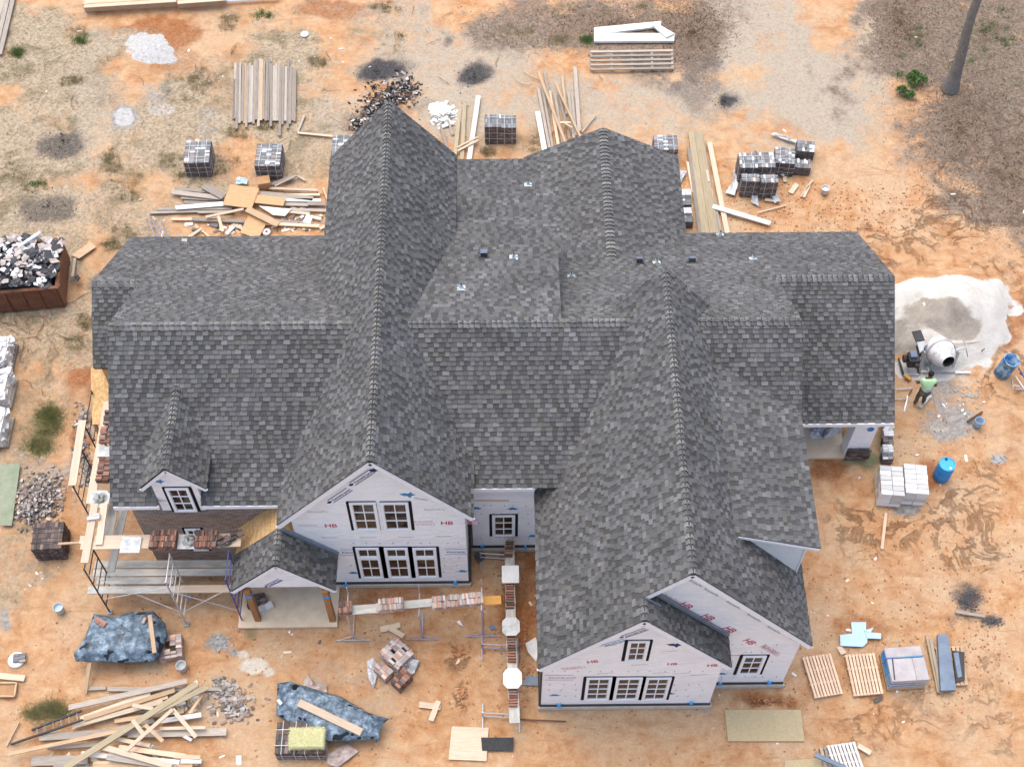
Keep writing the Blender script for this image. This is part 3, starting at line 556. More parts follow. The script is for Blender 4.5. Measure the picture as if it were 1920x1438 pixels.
# pipe boots and box vents
def boot(px, py, zf, y0):
    lo_, hi_ = y0-3, y0+3
    for _ in range(40):
        mid = (lo_+hi_)/2; p = W(px, py, mid)
        if p.z > zf(p.x, mid): lo_ = mid
        else: hi_ = mid
    p = W(px, py, mid); return p
def on_roof(px, py, zf):
    best = None
    for i in range(600):
        y = -7+i*.035; p = W(px, py, y)
        if p.z >= zf(p.x, y): best = p; 
    return best
for (px, py, zf) in ((990, 347, p2), (963, 484, rs), (865, 541, rs), (1231, 493, mb_), (1412, 486, mb_), (1350, 441, mb_), (1071, 519, mb_)):
    d = ray(px, py); p = None
    for i in range(4000):
        s_ = 20+i*.01; q_ = EYE+d*s_
        if q_.z <= zf(q_.x, q_.y): p = q_; break
    sl_ = -(zf(p.x, p.y+.1)-zf(p.x, p.y))/.1
    M = Matrix.Translation(p) @ Matrix.Rotation(-math.atan(sl_), 4, 'X')
    o = MB().box((0, 0, .025), (.27, .28, .008), M=M).lathe([(.09, .03), (.055, .10), (.045, .2), (.035, .2), (.0, .18)], Matrix.Translation(p), 14).build('pipe_boot', 'lead_boot', roof)
    MB().tube(p+Vector((0, 0, .16)), p+Vector((0, 0, .25)), .034, 12).build('vent_pipe', 'metal_dark', o)
for (px, py, zf) in ((907, 481, rs), (1105, 481, mb_), (1199, 494, mb_), (1298, 493, mb_)):
    d = ray(px, py)
    for i in range(4000):
        q_ = EYE+d*(20+i*.01)
        if q_.z <= zf(q_.x, q_.y): break
    sl_ = -(zf(q_.x, q_.y+.1)-zf(q_.x, q_.y))/.1; M = Matrix.Translation(q_) @ Matrix.Rotation(-math.atan(sl_), 4, 'X')
    o = MB().box((0, 0, .10), (.20, .22, .16), M=M).box((0, 0, .02), (.34, .36, .01), M=M).build('box_vent', 'metal_dark', roof); MB().box((0, .01, .195), (.22, .24, .02), M=M).build('vent_hood', 'metal_slate', o)
# walls
def wall(pts, y, th=.15, mt='house_wrap'): return MB().prism(pts, y, y+th).build('wall', mt, house)
wLG = wall([(-6.0, .25), (-.69, .25), (-.69, 5.62), (XL, 8.77), (-6.0, 5.36)], -2.92)
wSG = wall([(1.62, .25), (6.95, .25), (6.95, 4.18), (4.28, 7.52), (1.62, 4.19)], -7.2)
wRG = wall([(4.28, .25), (9.35, .25), (9.35, 4.16), (XR, 9.0), (4.28, 7.52)], -6.53)
wCE = wall([(-.54, .25), (2.2, .25), (2.2, 4.93), (-.54, 4.93)], -1.62)
wDM = wall([(-10.15, 4.1), (-8.80, 4.1), (-8.80, 5.98), (XD, 6.78), (-10.15, 5.98)], -2.17, .16)
wPG = wall([(-8.0, 2.55), (-4.9, 2.55), (XP, 4.27)], -4.1, .1)
wBR = wall([(-11.2, .0), (-6.1, .0), (-6.1, 4.72), (-11.2, 4.72)], -2.0, .2, 'brickwork')
wall([(-13.05, .0), (-11.3, .0), (-11.3, 3.85), (-13.05, 3.85)], 3.5, .1, 'osb')
for a_, b_, mt_ in (((-.84, -2.77, .25), (-.69, -1.6, 5.4), 'house_wrap'), ((1.62, -7.05, .25), (1.77, -1.6, 4.1), 'house_wrap'), ((6.8, -7.05, .25), (6.95, -6.53, 4.1), 'house_wrap'), ((9.2, -6.38, .25), (9.35, 2, 4.1), 'house_wrap'), ((-11.2, -1.8, 0), (-11.0, 9.6, 3.0), 'brickwork'), ((-11.0, 9.4, 0), (9.3, 9.6, 2.55), 'house_wrap'), ((9.36, 2, 0), (9.5, 9.4, 2.6), 'house_wrap'),
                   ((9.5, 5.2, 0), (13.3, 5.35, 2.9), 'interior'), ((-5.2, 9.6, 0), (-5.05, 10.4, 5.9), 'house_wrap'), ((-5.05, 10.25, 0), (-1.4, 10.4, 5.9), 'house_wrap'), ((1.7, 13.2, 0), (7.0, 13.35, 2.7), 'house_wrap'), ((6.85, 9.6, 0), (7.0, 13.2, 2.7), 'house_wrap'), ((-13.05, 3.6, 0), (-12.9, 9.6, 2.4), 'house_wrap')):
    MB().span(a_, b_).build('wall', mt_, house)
for a_, b_ in (((-6.1, -3.0, 0), (-.62, -1.5, .2)), ((-.62, -1.72, 0), (1.6, 1, .19)), ((1.55, -7.28, 0), (7.03, -1.5, .2)), ((7.03, -6.62, 0), (9.43, 2, .2)), ((9.6, 1.80, 0), (12.62, 5.2, .12)), ((-8.25, -4.42, 0), (-5.0, -2.9, .12))):
    MB().span(a_, b_).build('foundation_slab', 'concrete' if b_[2] > .15 else 'slab', house)
for a_, b_ in (((-6.0, -2.955, .2), (-.655, -2.922, .33)), ((1.585, -7.235, .2), (6.985, -7.202, .33)), ((6.985, -6.565, .2), (9.385, -6.532, .33)), ((-.655, -1.655, .19), (1.6, -1.622, .33)), ((-.688, -2.9, .2), (-.60, -1.63, .9)), ((1.55, -7.2, .2), (1.615, -2, 3.9))):
    MB().span(a_, b_).build('base_flashing', 'metal_dark', house)
for pts, y, wl_ in (([(-5.98, 3.42), (-.71, 3.50), (-.71, 5.60), (XL, 8.74), (-5.98, 5.34)], -2.92, wLG), ([(1.64, 3.05), (3.0, 2.75), (6.93, 2.85), (6.93, 4.16), (4.28, 7.49), (1.64, 4.17)], -7.2, wSG), ([(4.3, 3.2), (7.2, 3.15), (9.33, 3.6), (9.33, 4.14), (XR, 8.97), (4.3, 7.49)], -6.53, wRG), ([(-.53, 3.0), (1.6, 2.98), (1.6, 3.75), (-.53, 3.8)], -1.62, wCE)):
    MB().prism(pts, y-.003, y+.001).build('wrap_lap', 'wrap_light', wl_)
# porch posts, corner pier with half-laid brick
for px, py in ((484, 1160), (624, 1161)):
    p = G(px, py, .12); o = MB().box((p.x, p.y, 1.28), (.2, .2, 2.4)).build('porch_post', 'post_wood', house); bevel(o, .015)
    MB().box((p.x, p.y, 2.05), (.215, .215, .12)).build('tape_band', 'clip_blue', o)
a_ = G(1583, 858); b_ = G(1622, 858)
o = MB().span((a_.x, a_.y, 0), (b_.x, a_.y+.5, 2.7)).build('porch_pier', 'house_wrap', house)
pb = MB()
for r_ in range(9):
    for k in range(4): pb.box((a_.x+.1+k*.195+(.09 if r_ % 2 else 0)-.04, a_.y-.075, .04+r_*.078), (.185, .09, .062))
pb.build('brick_facing', 'brick_brown', o, kind='stuff'); MB().span((a_.x-.06, a_.y-.03, 0), (a_.x-.005, a_.y+.5, 2.7)).build('corner_board', 'white_paint', o)
MB().lathe([(.0, 0), (.12, 0), (.12, .01)], Matrix.Translation((a_.x+.5, a_.y-.014, 1.95)) @ Matrix.Rotation(math.pi/2, 4, 'X'), 12).build('print_mark', 'ink_blue', o)
# ---------------------------------------------------------------- windows
def window(tl, br, y, cols, rows, transom=False, parent=house, tape=.085, sides=(1, 1)):
    a_, b_ = W(*tl, y), W(*br, y); x0, x1, z0, z1 = a_.x, b_.x, b_.z, a_.z; fr = .09; ba = .032
    F_ = MB(); dep = y-.055
    def bar(xa, xb, za, zb, d0=dep, d1=y+.01): F_.span((xa, d0, za), (xb, d1, zb))
    bar(x0, x0+fr, z0, z1); bar(x1-fr, x1, z0, z1); bar(x0+fr, x1-fr, z0, z0+fr); bar(x0+fr, x1-fr, z1-fr, z1)
    cells = []
    def grid(xa, xb, za, zb, nc, nr):
        for i in range(1, nc): xm = xa+(xb-xa)*i/nc; bar(xm-ba/2, xm+ba/2, za, zb, dep+.018)
        for j in range(1, nr):
            zc = za+(zb-za)*j/nr
            for i in range(nc): bar(xa+(xb-xa)*i/nc+ba/2*(i > 0), xa+(xb-xa)*(i+1)/nc-ba/2*(i < nc-1), zc-ba/2, zc+ba/2, dep+.020)
        for i in range(nc):
            for j in range(nr): cells.append((xa+(xb-xa)*i/nc+ba/2, xa+(xb-xa)*(i+1)/nc-ba/2, za+(zb-za)*j/nr+ba/2, za+(zb-za)*(j+1)/nr-ba/2))
    if transom:
        zt = z0+(z1-z0)*.68; bar(x0+fr, x1-fr, zt-.10, zt-.012); bar(x0+fr, x1-fr, zt+.012, zt+.10); grid(x0+fr, x1-fr, z0+fr, zt-.10, cols, rows); grid(x0+fr, x1-fr, zt+.10, z1-fr, cols, 1)
    else: grid(x0+fr, x1-fr, z0+fr, z1-fr, cols, rows)
    o = F_.build('window', 'vinyl', parent)
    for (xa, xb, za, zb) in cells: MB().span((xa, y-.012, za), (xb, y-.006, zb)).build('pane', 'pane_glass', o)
    T = tape
    MB().span((x0-T*sides[0]*.95, y-.010, z1), (x1+T*sides[1]*.95, y-.002, z1+T*.7)).span((x0-T*sides[0]-.01, y-.008, z0-.05), (x0, y-.002, z1)).span((x1, y-.008, z0-.05), (x1+T*sides[1]+.01, y-.002, z1)).build('flashing_tape', 'tape_black', o)
    return o
yl, ys_, yr, yc, yd = -2.92, -7.2, -6.53, -1.62, -2.17
window((654, 941), (713.5, 992), yl, 2, 3, sides=(1, 0)); window((712, 941), (772, 992), yl, 2, 3, sides=(0, 1))
window((666, 1026), (720, 1082), yl, 2, 2, True, sides=(1, 1.4)); window((719.5, 1026), (772, 1081.6), yl, 2, 2, True, sides=(1.4, 1.4)); window((773, 1026), (823, 1080.7), yl, 2, 2, True, sides=(1.4, 1))
window((922.5, 965), (965.6, 1003.6), yc, 2, 3); window((1178, 1200), (1210, 1237), ys_, 2, 3)
for tl, br, sd2 in (((1100, 1269), (1141, 1310), (1, 1.4)), ((1156, 1269), (1196, 1310), (1.4, 1.4)), ((1212, 1269), (1248, 1310), (1.4, 1))): window(tl, br, ys_, 2, 4, sides=sd2)
window((1393.5, 1228), (1423, 1262.5), yr, 2, 3); window((309, 914), (371, 957), yd, 2, 3); window((346, 990), (392, 1030), -2.0, 2, 2)
# ---------------------------------------------------------------- print on the wrap
def text(s, px, py, y, h, ang, mt, parent, shear=0, bold=0):
    cu = bpy.data.curves.new('lettering', 'FONT'); cu.body = s; cu.size = h; cu.shear = shear; cu.offset = bold*h*1.2
    ob = bpy.data.objects.new('t', cu); C.objects.link(ob); bpy.context.view_layer.update()
    me = bpy.data.meshes.new_from_object(ob.evaluated_get(bpy.context.evaluated_depsgraph_get())); bpy.data.objects.remove(ob)
    me.name = 'printed_lettering'; me.materials.clear(); me.materials.append(MATS[mt])
    p = W(px, py, y); off = WL[parent.name]
    o = link('printed_lettering', me, parent); M = Matrix.Translation(Vector((p.x, y-.007, p.z))-off) @ Matrix.Rotation(math.pi/2, 4, 'X') @ Matrix.Rotation(R(ang), 4, 'Z'); o.matrix_local = M; WL[o.name] = off; return o
def bar_mark(px0, py0, px1, py1, y, th, mt, parent):
    a_, b_ = W(px0, py0, y), W(px1, py1, y); MB().beam((a_.x, y-.005, a_.z), (b_.x, y-.005, b_.z), th, .004, (0, 1, 0)).build('printed_rule', mt, parent)
def emblem(px, py, y, s_, mt, parent, shape, ang=0):
    p = W(px, py, y); ca, sa = math.cos(R(ang)), math.sin(R(ang))
    MB().prism([(p.x+s_*(a_*ca-b_*sa), p.z+s_*(a_*sa+b_*ca)) for a_, b_ in shape], y-.006, y-.003).build('printed_emblem', mt, parent)
HAT = [(-1, .25), (-.6, .05), (-.45, .45), (-.1, .6), (.15, .5), (.45, .45), (.6, .05), (1, .3), (.75, -.15), (.3, -.3), (.1, -.2), (-.2, -.3), (-.7, -.15)]
LEAF = [(-1, .3), (-.3, .5), (0, .35), (.35, .75), (.5, .3), (.9, .1), (.4, -.2), (.2, -.7), (-.1, -.2), (-.6, -.1)]
CREST = [(-.9, .1), (-.6, .5), (-.2, .4), (0, .65), (.4, .45), (.9, .1), (.5, -.4), (.2, -.3), (-.2, -.5), (-.6, -.35)]
BRAND = 'Kennedy Jones'
def brand(px, py, y, h, ang, parent, rule, mt='ink_navy', crest=True):
    text(BRAND, px, py, y, h, ang, mt, parent, .1, .012)
    p = W(px, py, y); d = Vector((math.cos(R(ang)), 0, math.sin(R(ang)))); nn_ = Vector((-d.z, 0, d.x)); L_ = h*6.6
    for o_ in (-.35*h, 1.1*h):
        a_ = p+nn_*o_-d*h*.6; b_ = a_+d*L_; MB().beam((a_.x, y-.005, a_.z), (b_.x, y-.005, b_.z), .028, .004, (0, 1, 0)).build('printed_rule', mt, parent)
    if crest: q_ = p-d*h*.95+nn_*h*.35; MB().prism([(q_.x+h*.75*(a2*d.x-b2*d.z), q_.z+h*.75*(a2*d.z+b2*d.x)) for a2, b2 in CREST], y-.006, y-.003).build('printed_emblem', mt, parent)
brand(667, 906, yl, .15, 50, wLG, 1); brand(626, 939, yl, .15, 50, wLG, 1); emblem(703, 881, yl, .2, 'ink_navy', wLG, CREST, 20)
emblem(765, 928, yl, .26, 'ink_blue', wLG, LEAF); text('GUARD', 775, 934, yl, .13, -22, 'ink_grey', wLG)
def hb(px, py, y, h, ang, parent, small=True):
    text('HB', px, py, y, h, ang, 'ink_red', parent, 0, .022)
    if small:
        d = h*1.65; p = W(px, py, y); 
        for k, s in enumerate(('BUILDING', 'MATERIALS')):
            q_ = p+Vector((math.cos(R(ang))*d-math.sin(R(ang))*h*(.42-.42*k), 0, math.sin(R(ang))*d+math.cos(R(ang))*h*(.42-.42*k)))
            o = text(s, px, py, y, h*.42, ang, 'ink_pink', parent); o.matrix_local.translation = Vector((q_.x, y-.007, q_.z))-WL[parent.name]
hb(609, 988, yl, .30, 0, wLG); hb(826, 983, yl, .30, 0, wLG); text('BUILDING', 776, 979, yl, .13, 0, 'ink_pink', wLG); text('MATERIALS', 776, 984, yl, .13, 0, 'ink_pink', wLG); text('BUILDING', 560, 986, yl, .13, 0, 'ink_pink', wLG)
for px, py in ((577, 960), (795, 956), (604, 1008), (676, 1008), (747, 1007), (818, 1006)): text('RaincoverPro', px, py, yl, .11 if py < 1000 else .09, 0, 'ink_grey', wLG)
for px, py in ((837, 1036), (641, 1037)): text(BRAND[:7], px, py, yl, .17, 0, 'ink_navy', wLG, .1, .004); bar_mark(px-3, py+3, px+38, py+3, yl, .02, 'ink_grey', wLG); bar_mark(px-3, py-7, px+38, py-7, yl, .02, 'ink_grey', wLG)
for px, py in ((663, 1074), (867, 1071)): emblem(px, py, yl, .19, 'ink_blue', wLG, HAT)
for px, py in ((893, 953), (961, 954), (999, 1005)): emblem(px, py, yc, .20, 'ink_blue', wCE, HAT)
emblem(934, 1006, yc, .18, 'ink_grey', wCE, HAT)
MB().beam((W(886, 938, yc).x, yc-.006, W(886, 938, yc).z), (W(954, 938, yc).x, yc-.006, W(954, 938, yc).z), .10, .008, (0, 1, 0)).build('tape_strip', 'wood_pink', wCE)
brand(1174, 1193, ys_, .125, 42, wSG, 1); brand(1136, 1210, ys_, .115, 36, wSG, 1, 'ink_blue', False); hb(1101, 1243, ys_, .27, 14, wSG); text('BUILDING', 1052, 1254, ys_, .14, 16, 'ink_pink', wSG); text('MATERIALS', 1056, 1256, ys_, .14, 16, 'ink_pink', wSG)
hb(1250, 1246, ys_, .24, 0, wSG); hb(1325, 1249, ys_, .25, 4, wSG, False); emblem(1266, 1209, ys_, .26, 'ink_navy', wSG, LEAF)
text(BRAND, 1028, 1271, ys_, .14, 0, 'ink_navy', wSG, .1, .004); bar_mark(1022, 1274, 1075, 1274, ys_, .02, 'ink_grey', wSG); bar_mark(1022, 1265, 1075, 1265, ys_, .02, 'ink_grey', wSG)
for px, py in ((1120, 1263), (1124, 1211), (1184, 1247), (1238, 1222), (1224, 1262), (1295, 1266), (1262, 1263)): text('RaincoverPro', px, py, ys_, .09, 8, 'ink_grey', wSG)
for px, py in ((1040, 1303), (1255, 1300)): emblem(px, py, ys_, .19, 'ink_blue', wSG, HAT)
for k, (px, py) in enumerate(((1271, 1132), (1313, 1154), (1354, 1177), (1391, 1200))): hb(px, py, yr, .36, -50, wRG)
text('BUILDING', 1241, 1115, yr, .2, -50, 'ink_pink', wRG); text('MATERIALS', 1238, 1117, yr, .2, -50, 'ink_pink', wRG); text('BUILDING', 1428, 1210, yr, .2, -50, 'ink_pink', wRG); text('MATERIALS', 1423, 1212, yr, .2, -50, 'ink_pink', wRG)
for px, py in ((1287, 1085), (1318, 1103), (1360, 1127), (1399, 1151), (1437, 1174), (1478, 1195)): text('RaincoverPro', px, py, yr, .13, -50, 'ink_grey', wRG)
emblem(1353, 1263, yr, .19, 'ink_blue', wRG, HAT); text(BRAND[:10], 1364, 1229, yr, .15, 0, 'ink_grey', wRG)
emblem(298, 903, yd, .2, 'ink_blue', wDM, LEAF); text('RaincoverPro', 296, 939, yd, .1, 0, 'ink_black', wDM)
brand(505, 1098, -4.1, .105, 44, wPG, 1)
for (x0, x1, y, py_, n_, wl_) in ((650, 872, yl, (1018, 1046, 1060, 1072), 9, wLG), (1022, 1325, ys_, (1258, 1283, 1293, 1304), 13, wSG), (1345, 1462, yr, (1208, 1222, 1240, 1268), 6, wRG), (893, 998, yc, (948, 963, 981, 1009), 5, wCE)):
    sm = MB()
    for py in py_:
        for k in range(n_):
            p = W(x0+(x1-x0)*(k+.5)/n_+random.uniform(-5, 5), py, y); a_ = random.uniform(.8, 2.2)
            sm.beam((p.x-math.cos(a_)*.045, y-.004, p.z-math.sin(a_)*.045), (p.x+math.cos(a_)*.045, y-.004, p.z+math.sin(a_)*.045), .018, .004, (0, 1, 0))
    sm.build('staple_marks', 'ink_grey', wl_, kind='stuff')
for (px, py, y, wl_) in ((649, 1094, yl, wLG), (854, 1090, yl, wLG), (904, 1022, yc, wCE), (985, 1024, yc, wCE), (1048, 1319, ys_, wSG), (1296, 1315, ys_, wSG), (1350, 1279, yr, wRG), (1442, 1277, yr, wRG)):
    p = W(px, py, y); o = MB().box((p.x, y-.05, p.z), (.12, .08, .16)).build('sill_clip', 'clip_blue', wl_); bevel(o, .03, 2); MB().beam((p.x, y-.03, p.z+.08), (p.x+.03, y-.03, p.z+.38), .03, .02).build('clip_strap', 'white_paint', o)
P = [G(x, y, 2.4) for x, y in ((170, 690), (206, 689), (206, 793), (173, 796))]
MB().plate(P, .03).build('side_platform', 'osb', house)
for q_ in (P[2], P[3], P[0]): MB().beam(Vector((q_.x+.06, q_.y+.06, 0)), Vector((q_.x+.06, q_.y+.06, 2.365)), .09, .09).build('platform_post', 'wood', house)
# ---------------------------------------------------------------- brick cubes, stacks
def V(px, py, z=0): return G(px, py, z)
def bricks(mb, c, nx_, ny_, nz_, bx=.20, by=.095, bz=.065, rz=0, jit=.006, shell=True, skip=0):
    M = Matrix.Translation(c) @ Matrix.Rotation(rz, 4, 'Z')
    for k in range(nz_):
        for j in range(ny_):
            for i in range(nx_):
                if shell and k < nz_-1 and 0 < i < nx_-1 and 0 < j < ny_-1: continue
                if skip and k == nz_-1 and random.random() < skip: continue
                mb.box(((i-(nx_-1)/2)*bx+random.uniform(-jit, jit), (j-(ny_-1)/2)*by+random.uniform(-jit, jit), bz*(k+.5)+random.uniform(-.002, .004)), (bx*.96, by*.93, bz*.94), random.uniform(-.02, .02), M=M)
def cube(px, py, w_, d_, h, label, mt='brick_grey', rz=0, group='strapped brick cubes', bx=.20, by=.095, bz=.065, strap='film', skip=0, name='brick_cube', z=0, film=False, rot=None):
    p = V(px, py, z); M0 = Matrix.Rotation(rz, 4, 'Z'); c = p+M0 @ Vector((0, d_/2, 0))
    t_ = thing(name, label, 'bricks', c, group)
    nx_, ny_, nz_ = max(1, round(w_/bx)), max(1, round(d_/by)), max(1, round(h/bz)); bx, by, bz = w_/nx_, d_/ny_, h/nz_
    mb = MB(); bricks(mb, c, nx_, ny_, nz_, bx, by, bz, rz, skip=skip); o = mb.build('brick_pile', mt, t_, kind='stuff')
    M = Matrix.Translation(c) @ M0
    if mt == 'brick_grey':
        mb = MB()
        for i in range(nx_):
            for k in range(nz_): mb.box(((i-(nx_-1)/2)*bx, -d_/2-.006, bz*(k+.5)), (bx*.95, .012, bz*.9), M=M)
        for j in range(ny_):
            for k in range(nz_):
                for s_ in (-1, 1): mb.box((s_*(w_/2+.006), (j-(ny_-1)/2)*by, bz*(k+.5)), (.012, by*.92, bz*.9), M=M)
        mb.build('brick_side', 'brick_face', t_, kind='stuff')
    if strap:
        S_ = MB(); w2 = .018
        for k in range(3 if w_ > .8 else 2):
            x = (-.5+(k+.5)/(3 if w_ > .8 else 2))*w_
            S_.box((x, 0, h+.012), (w2, d_+.05, .006), M=M).box((x, -d_/2-.022, h/2), (w2, .006, h), M=M)
        for k in range(2):
            y = (-.25+.5*k)*d_; S_.box((0, y, h+.020), (w_+.05, w2, .006), M=M).box((w_/2+.022, y, h/2), (.006, w2, h), M=M).box((-w_/2-.022, y, h/2), (.006, w2, h), M=M)
        for zz in (.33, .66):
            S_.box((0, -d_/2-.028, h*zz), (w_+.06, .005, w2*.8), M=M).box((w_/2+.028, 0, h*zz), (.005, d_+.06, w2*.8), M=M)
        S_.build('strapping', strap, t_)
    return t_
cube(375, 331, 1.0, 1.2, .82, 'grey strapped brick cube left of its twin behind the left wing', rz=.03)
cube(506, 337, 1.0, 1.2, .82, 'grey strapped brick cube beside the row of weathered boards', rz=-.02)
cube(646, 316, .9, 1.1, .8, 'grey brick cube mostly hidden behind the tall left gable')
cube(925, 270, .66, .7, 1.0, 'left one of the paired dark brick stacks behind the back roof', bx=.1, by=.2); cube(953, 270, .62, .7, .95, 'right one of the paired dark brick stacks behind the back roof', bx=.1, by=.2)
cube(1246, 306, .95, .8, .8, 'strapped brick cube peeking out behind the rear right gable')
cube(1398, 346, .70, .8, 1.0, 'back left brick stack of the clustered four', bx=.1, by=.2); cube(1431, 345, .68, .8, 1.0, 'back right brick stack of the clustered four', bx=.1, by=.2)
cube(1402, 369, .68, .40, .92, 'front left brick stack of the clustered four', bx=.09, by=.2, rz=-.04); cube(1437, 372, .66, .42, .95, 'front right brick stack of the clustered four', bx=.09, by=.2, rz=.02)
cube(1466, 330, .78, .85, .75, 'film-wrapped leaning brick stack beside the clustered four', rz=-.12, bx=.13, by=.1)
cube(1507, 300, .70, .6, .5, 'opened dark brick stack at the far right of the brick yard', rz=-.12, bx=.1, by=.2, strap=None, skip=.25); cube(1500, 328, .72, .5, .42, 'low part-used brick stack in front of the opened one', rz=-.12, bx=.09, by=.2, strap=None, skip=.35)
cube(99, 1050, 1.0, 1.0, .85, 'brown brick cube beside the left scaffold', 'brick_brown', .05, bx=.1, by=.2, strap='metal_dark')
cube(324, 1240, .75, .75, .42, 'half-used pale brick stack at the corner of the first tarpaulin', 'brick_pink', .15, strap=None, skip=.3); 
cube(544, 1424, .80, 1.0, .62, 'brown brick cube left of its neighbour under the hay bale', 'brick_brown', .0, bx=.1, by=.2); cube(588, 1424, .80, 1.0, .62, 'brown brick cube right of its neighbour by the second tarpaulin', 'brick_brown', .0, bx=.1, by=.2)
cube(730, 1248, .85, .75, .45, 'tilted mixed brick stack on the open clay', 'brick_pink', -.75, skip=.1, bx=.2, by=.095); cube(712, 1272, .55, .40, .40, 'small pale brick stack at the foot of the tilted one', 'brick_pink', -.75, strap=None, skip=.2); cube(742, 1292, .40, .60, .45, 'dark red brick remnant with broken strapping', 'brick_red', -.75, strap=None, skip=.2)
cube(1664, 950, .80, 1.15, .85, 'left pallet of white blocks near the blue drum', 'stone_pale', -.10, 'white block pallets', .4, .2, .2, strap=None, name='block_pallet'); cube(1709, 947, .80, 1.15, .85, 'right pallet of white blocks near the blue drum', 'stone_pale', -.10, 'white block pallets', .4, .2, .2, strap=None, name='block_pallet')
for (a_, b_), lb in (((-6, 700), 'topmost'), ((-8, 768), 'middle'), ((-14, 840), 'lowest')):
    p = V(20+a_, b_); t_ = thing('stone_pallet', lb+' of three film-wrapped white stone pallets at the left edge', 'stones', p+Vector((-.55, .65, 0)), 'white stone pallets'); mb = MB()
    for k in range(150):
        x, y, z = random.uniform(-.75, .55), random.uniform(-.6, .55), random.uniform(.1, .8)
        if abs(x+.1) > .45 or abs(y) > .4 or z > .6: mb.box((p.x-.45+x, p.y+.65+y, z), (random.uniform(.15, .4), random.uniform(.12, .3), random.uniform(.1, .2)), random.uniform(0, 3.1))
    mb.box((p.x-.45, p.y+.62, .4), (1.1, 1.0, .75)); mb.build('stone_stack', 'stone_pale', t_, kind='stuff')
    MB().box((p.x-.45, p.y+.62, .06), (1.3, 1.2, .12)).build('pallet_base', 'wood_grey', t_)
# brick stacks along the pier of the right porch
for k, (py, mt_) in enumerate(((812, 'stone_pale'), (826, 'stone_pale'), (842, 'brick_brown'), (856, 'stone_pale'), (870, 'brick_grey'))):
    cube(1664-k*.6, py, .36, .30, .35, ('first', 'second', 'third', 'fourth', 'fifth')[k]+' block stack from the right porch roof, running forward', mt_, 0, 'blocks along the right porch', .18, .1, .12, strap=None, name='block_stack')
for k, (px, py) in enumerate(((1284, 378), (1284, 396), (1285, 412), (1287, 428))): cube(px, py, .45, .3, .4, ('rearmost', 'second', 'third', 'foremost')[k]+' dark block stack along the wall of the rear right gable', 'brick_grey' if k % 2 else 'stone_pale', 0, 'blocks along the rear right gable', .22, .1, .12, strap=None, name='block_stack')
# ---------------------------------------------------------------- lumber
GP = 'boards in the lower left lumber pile'
LP = [(129, 1327, 351, 1277, .30, .17, 'wood_grey'), (167, 1291, 199, 1290, .05, .12, 'wood_grey'), (202, 1292, 293, 1293, .06, .14, 'wood_grey'), (293, 1293, 420, 1292, .05, .12, 'wood_grey'), (151, 1347, 282, 1300, .2, .14, 'wood_pale'), (158, 1348, 328, 1294, .26, .15, 'wood'), (136, 1365, 315, 1306, .14, .14, 'wood'), (140, 1361, 306, 1315, .20, .15, 'wood_pale'), (15, 1414, 273, 1360, .33, .12, 'wood'), (74, 1382, 240, 1372, .1, .24, 'wood_grey'), (240, 1376, 425, 1372, .12, .24, 'wood_grey'), (122, 1440, 370, 1282, .45, .20, 'wood_olive'), (262, 1350, 390, 1288, .40, .17, 'wood_olive'), (238, 1406, 324, 1330, .5, .12, 'wood_pale'), (324, 1330, 368, 1382, .45, .13, 'wood_pale'), (273, 1359, 306, 1390, .5, .12, 'wood'), (302, 1352, 378, 1340, .12, .16, 'wood_white'), (186, 1398, 322, 1437, .36, .18, 'wood_pale'), (59, 1427, 166, 1424, .06, .30, 'wood_grey'), (153, 1413, 337, 1429, .2, .15, 'wood_white'), (223, 1401, 348, 1418, .16, .16, 'wood_pink'), (219, 1385, 282, 1398, .2, .13, 'wood_pale'), (356, 1337, 383, 1297, .2, .10, 'wood'), (249, 1322, 287, 1329, .45, .12, 'wood_pale'), (249, 1350, 269, 1376, .5, .13, 'wood_pale'), (175, 1431, 372, 1431, .08, .14, 'wood_pale'), (175, 1436, 361, 1436, .12, .12, 'wood'), (339, 1427, 378, 1427, .2, .14, 'wood_white'), (328, 1418, 376, 1420, .22, .12, 'wood_pink'), (200, 1420, 330, 1440, .3, .14, 'wood_grey'), (300, 1366, 386, 1364, .24, .1, 'wood_pale'), (90, 1402, 200, 1395, .1, .12, 'wood_grey'), (100, 1438, 260, 1448, .1, .2, 'wood_grey'), (345, 1380, 360, 1388, .1, .1, 'wood_white'), (260, 1440, 400, 1446, .2, .2, 'wood'), (205, 1335, 330, 1328, .08, .16, 'wood_grey'), (215, 1352, 345, 1333, .06, .14, 'wood'), (180, 1380, 290, 1350, .05, .18, 'wood_grey')]
TONE = {'wood': 'tan', 'wood_pale': 'pale', 'wood_grey': 'weathered grey', 'wood_olive': 'long olive', 'wood_white': 'whitish', 'wood_pink': 'pinkish'}
ORD = ['topmost', 'second', 'third', 'fourth', 'fifth', 'sixth', 'seventh', 'eighth', 'ninth', 'tenth', 'eleventh', 'twelfth', 'thirteenth', 'fourteenth', 'fifteenth', 'sixteenth', 'seventeenth', 'eighteenth', 'nineteenth', 'twentieth', 'twenty-first', 'twenty-second', 'twenty-third', 'twenty-fourth', 'twenty-fifth', 'twenty-sixth', 'twenty-seventh']
def ranks(rows, where):
    out = []
    for r_ in rows:
        same = sorted([q_ for q_ in rows if q_[6] == r_[6]], key=lambda q_: q_[1]+q_[3]); k = same.index(r_)
        out.append(TONE[r_[6]]+' board, '+(ORD[k]+' from top of its colour, ' if 0 < k else 'topmost of its colour, ')+where)
    return out
for (a_, b_, c_, d, z, wd, m_), lb in zip(LP, ranks(LP, 'lower left lumber pile')): pboard(a_, b_, c_, d, z, wd, .045, m_, lb, GP, z1=z+random.uniform(-.06, .06))
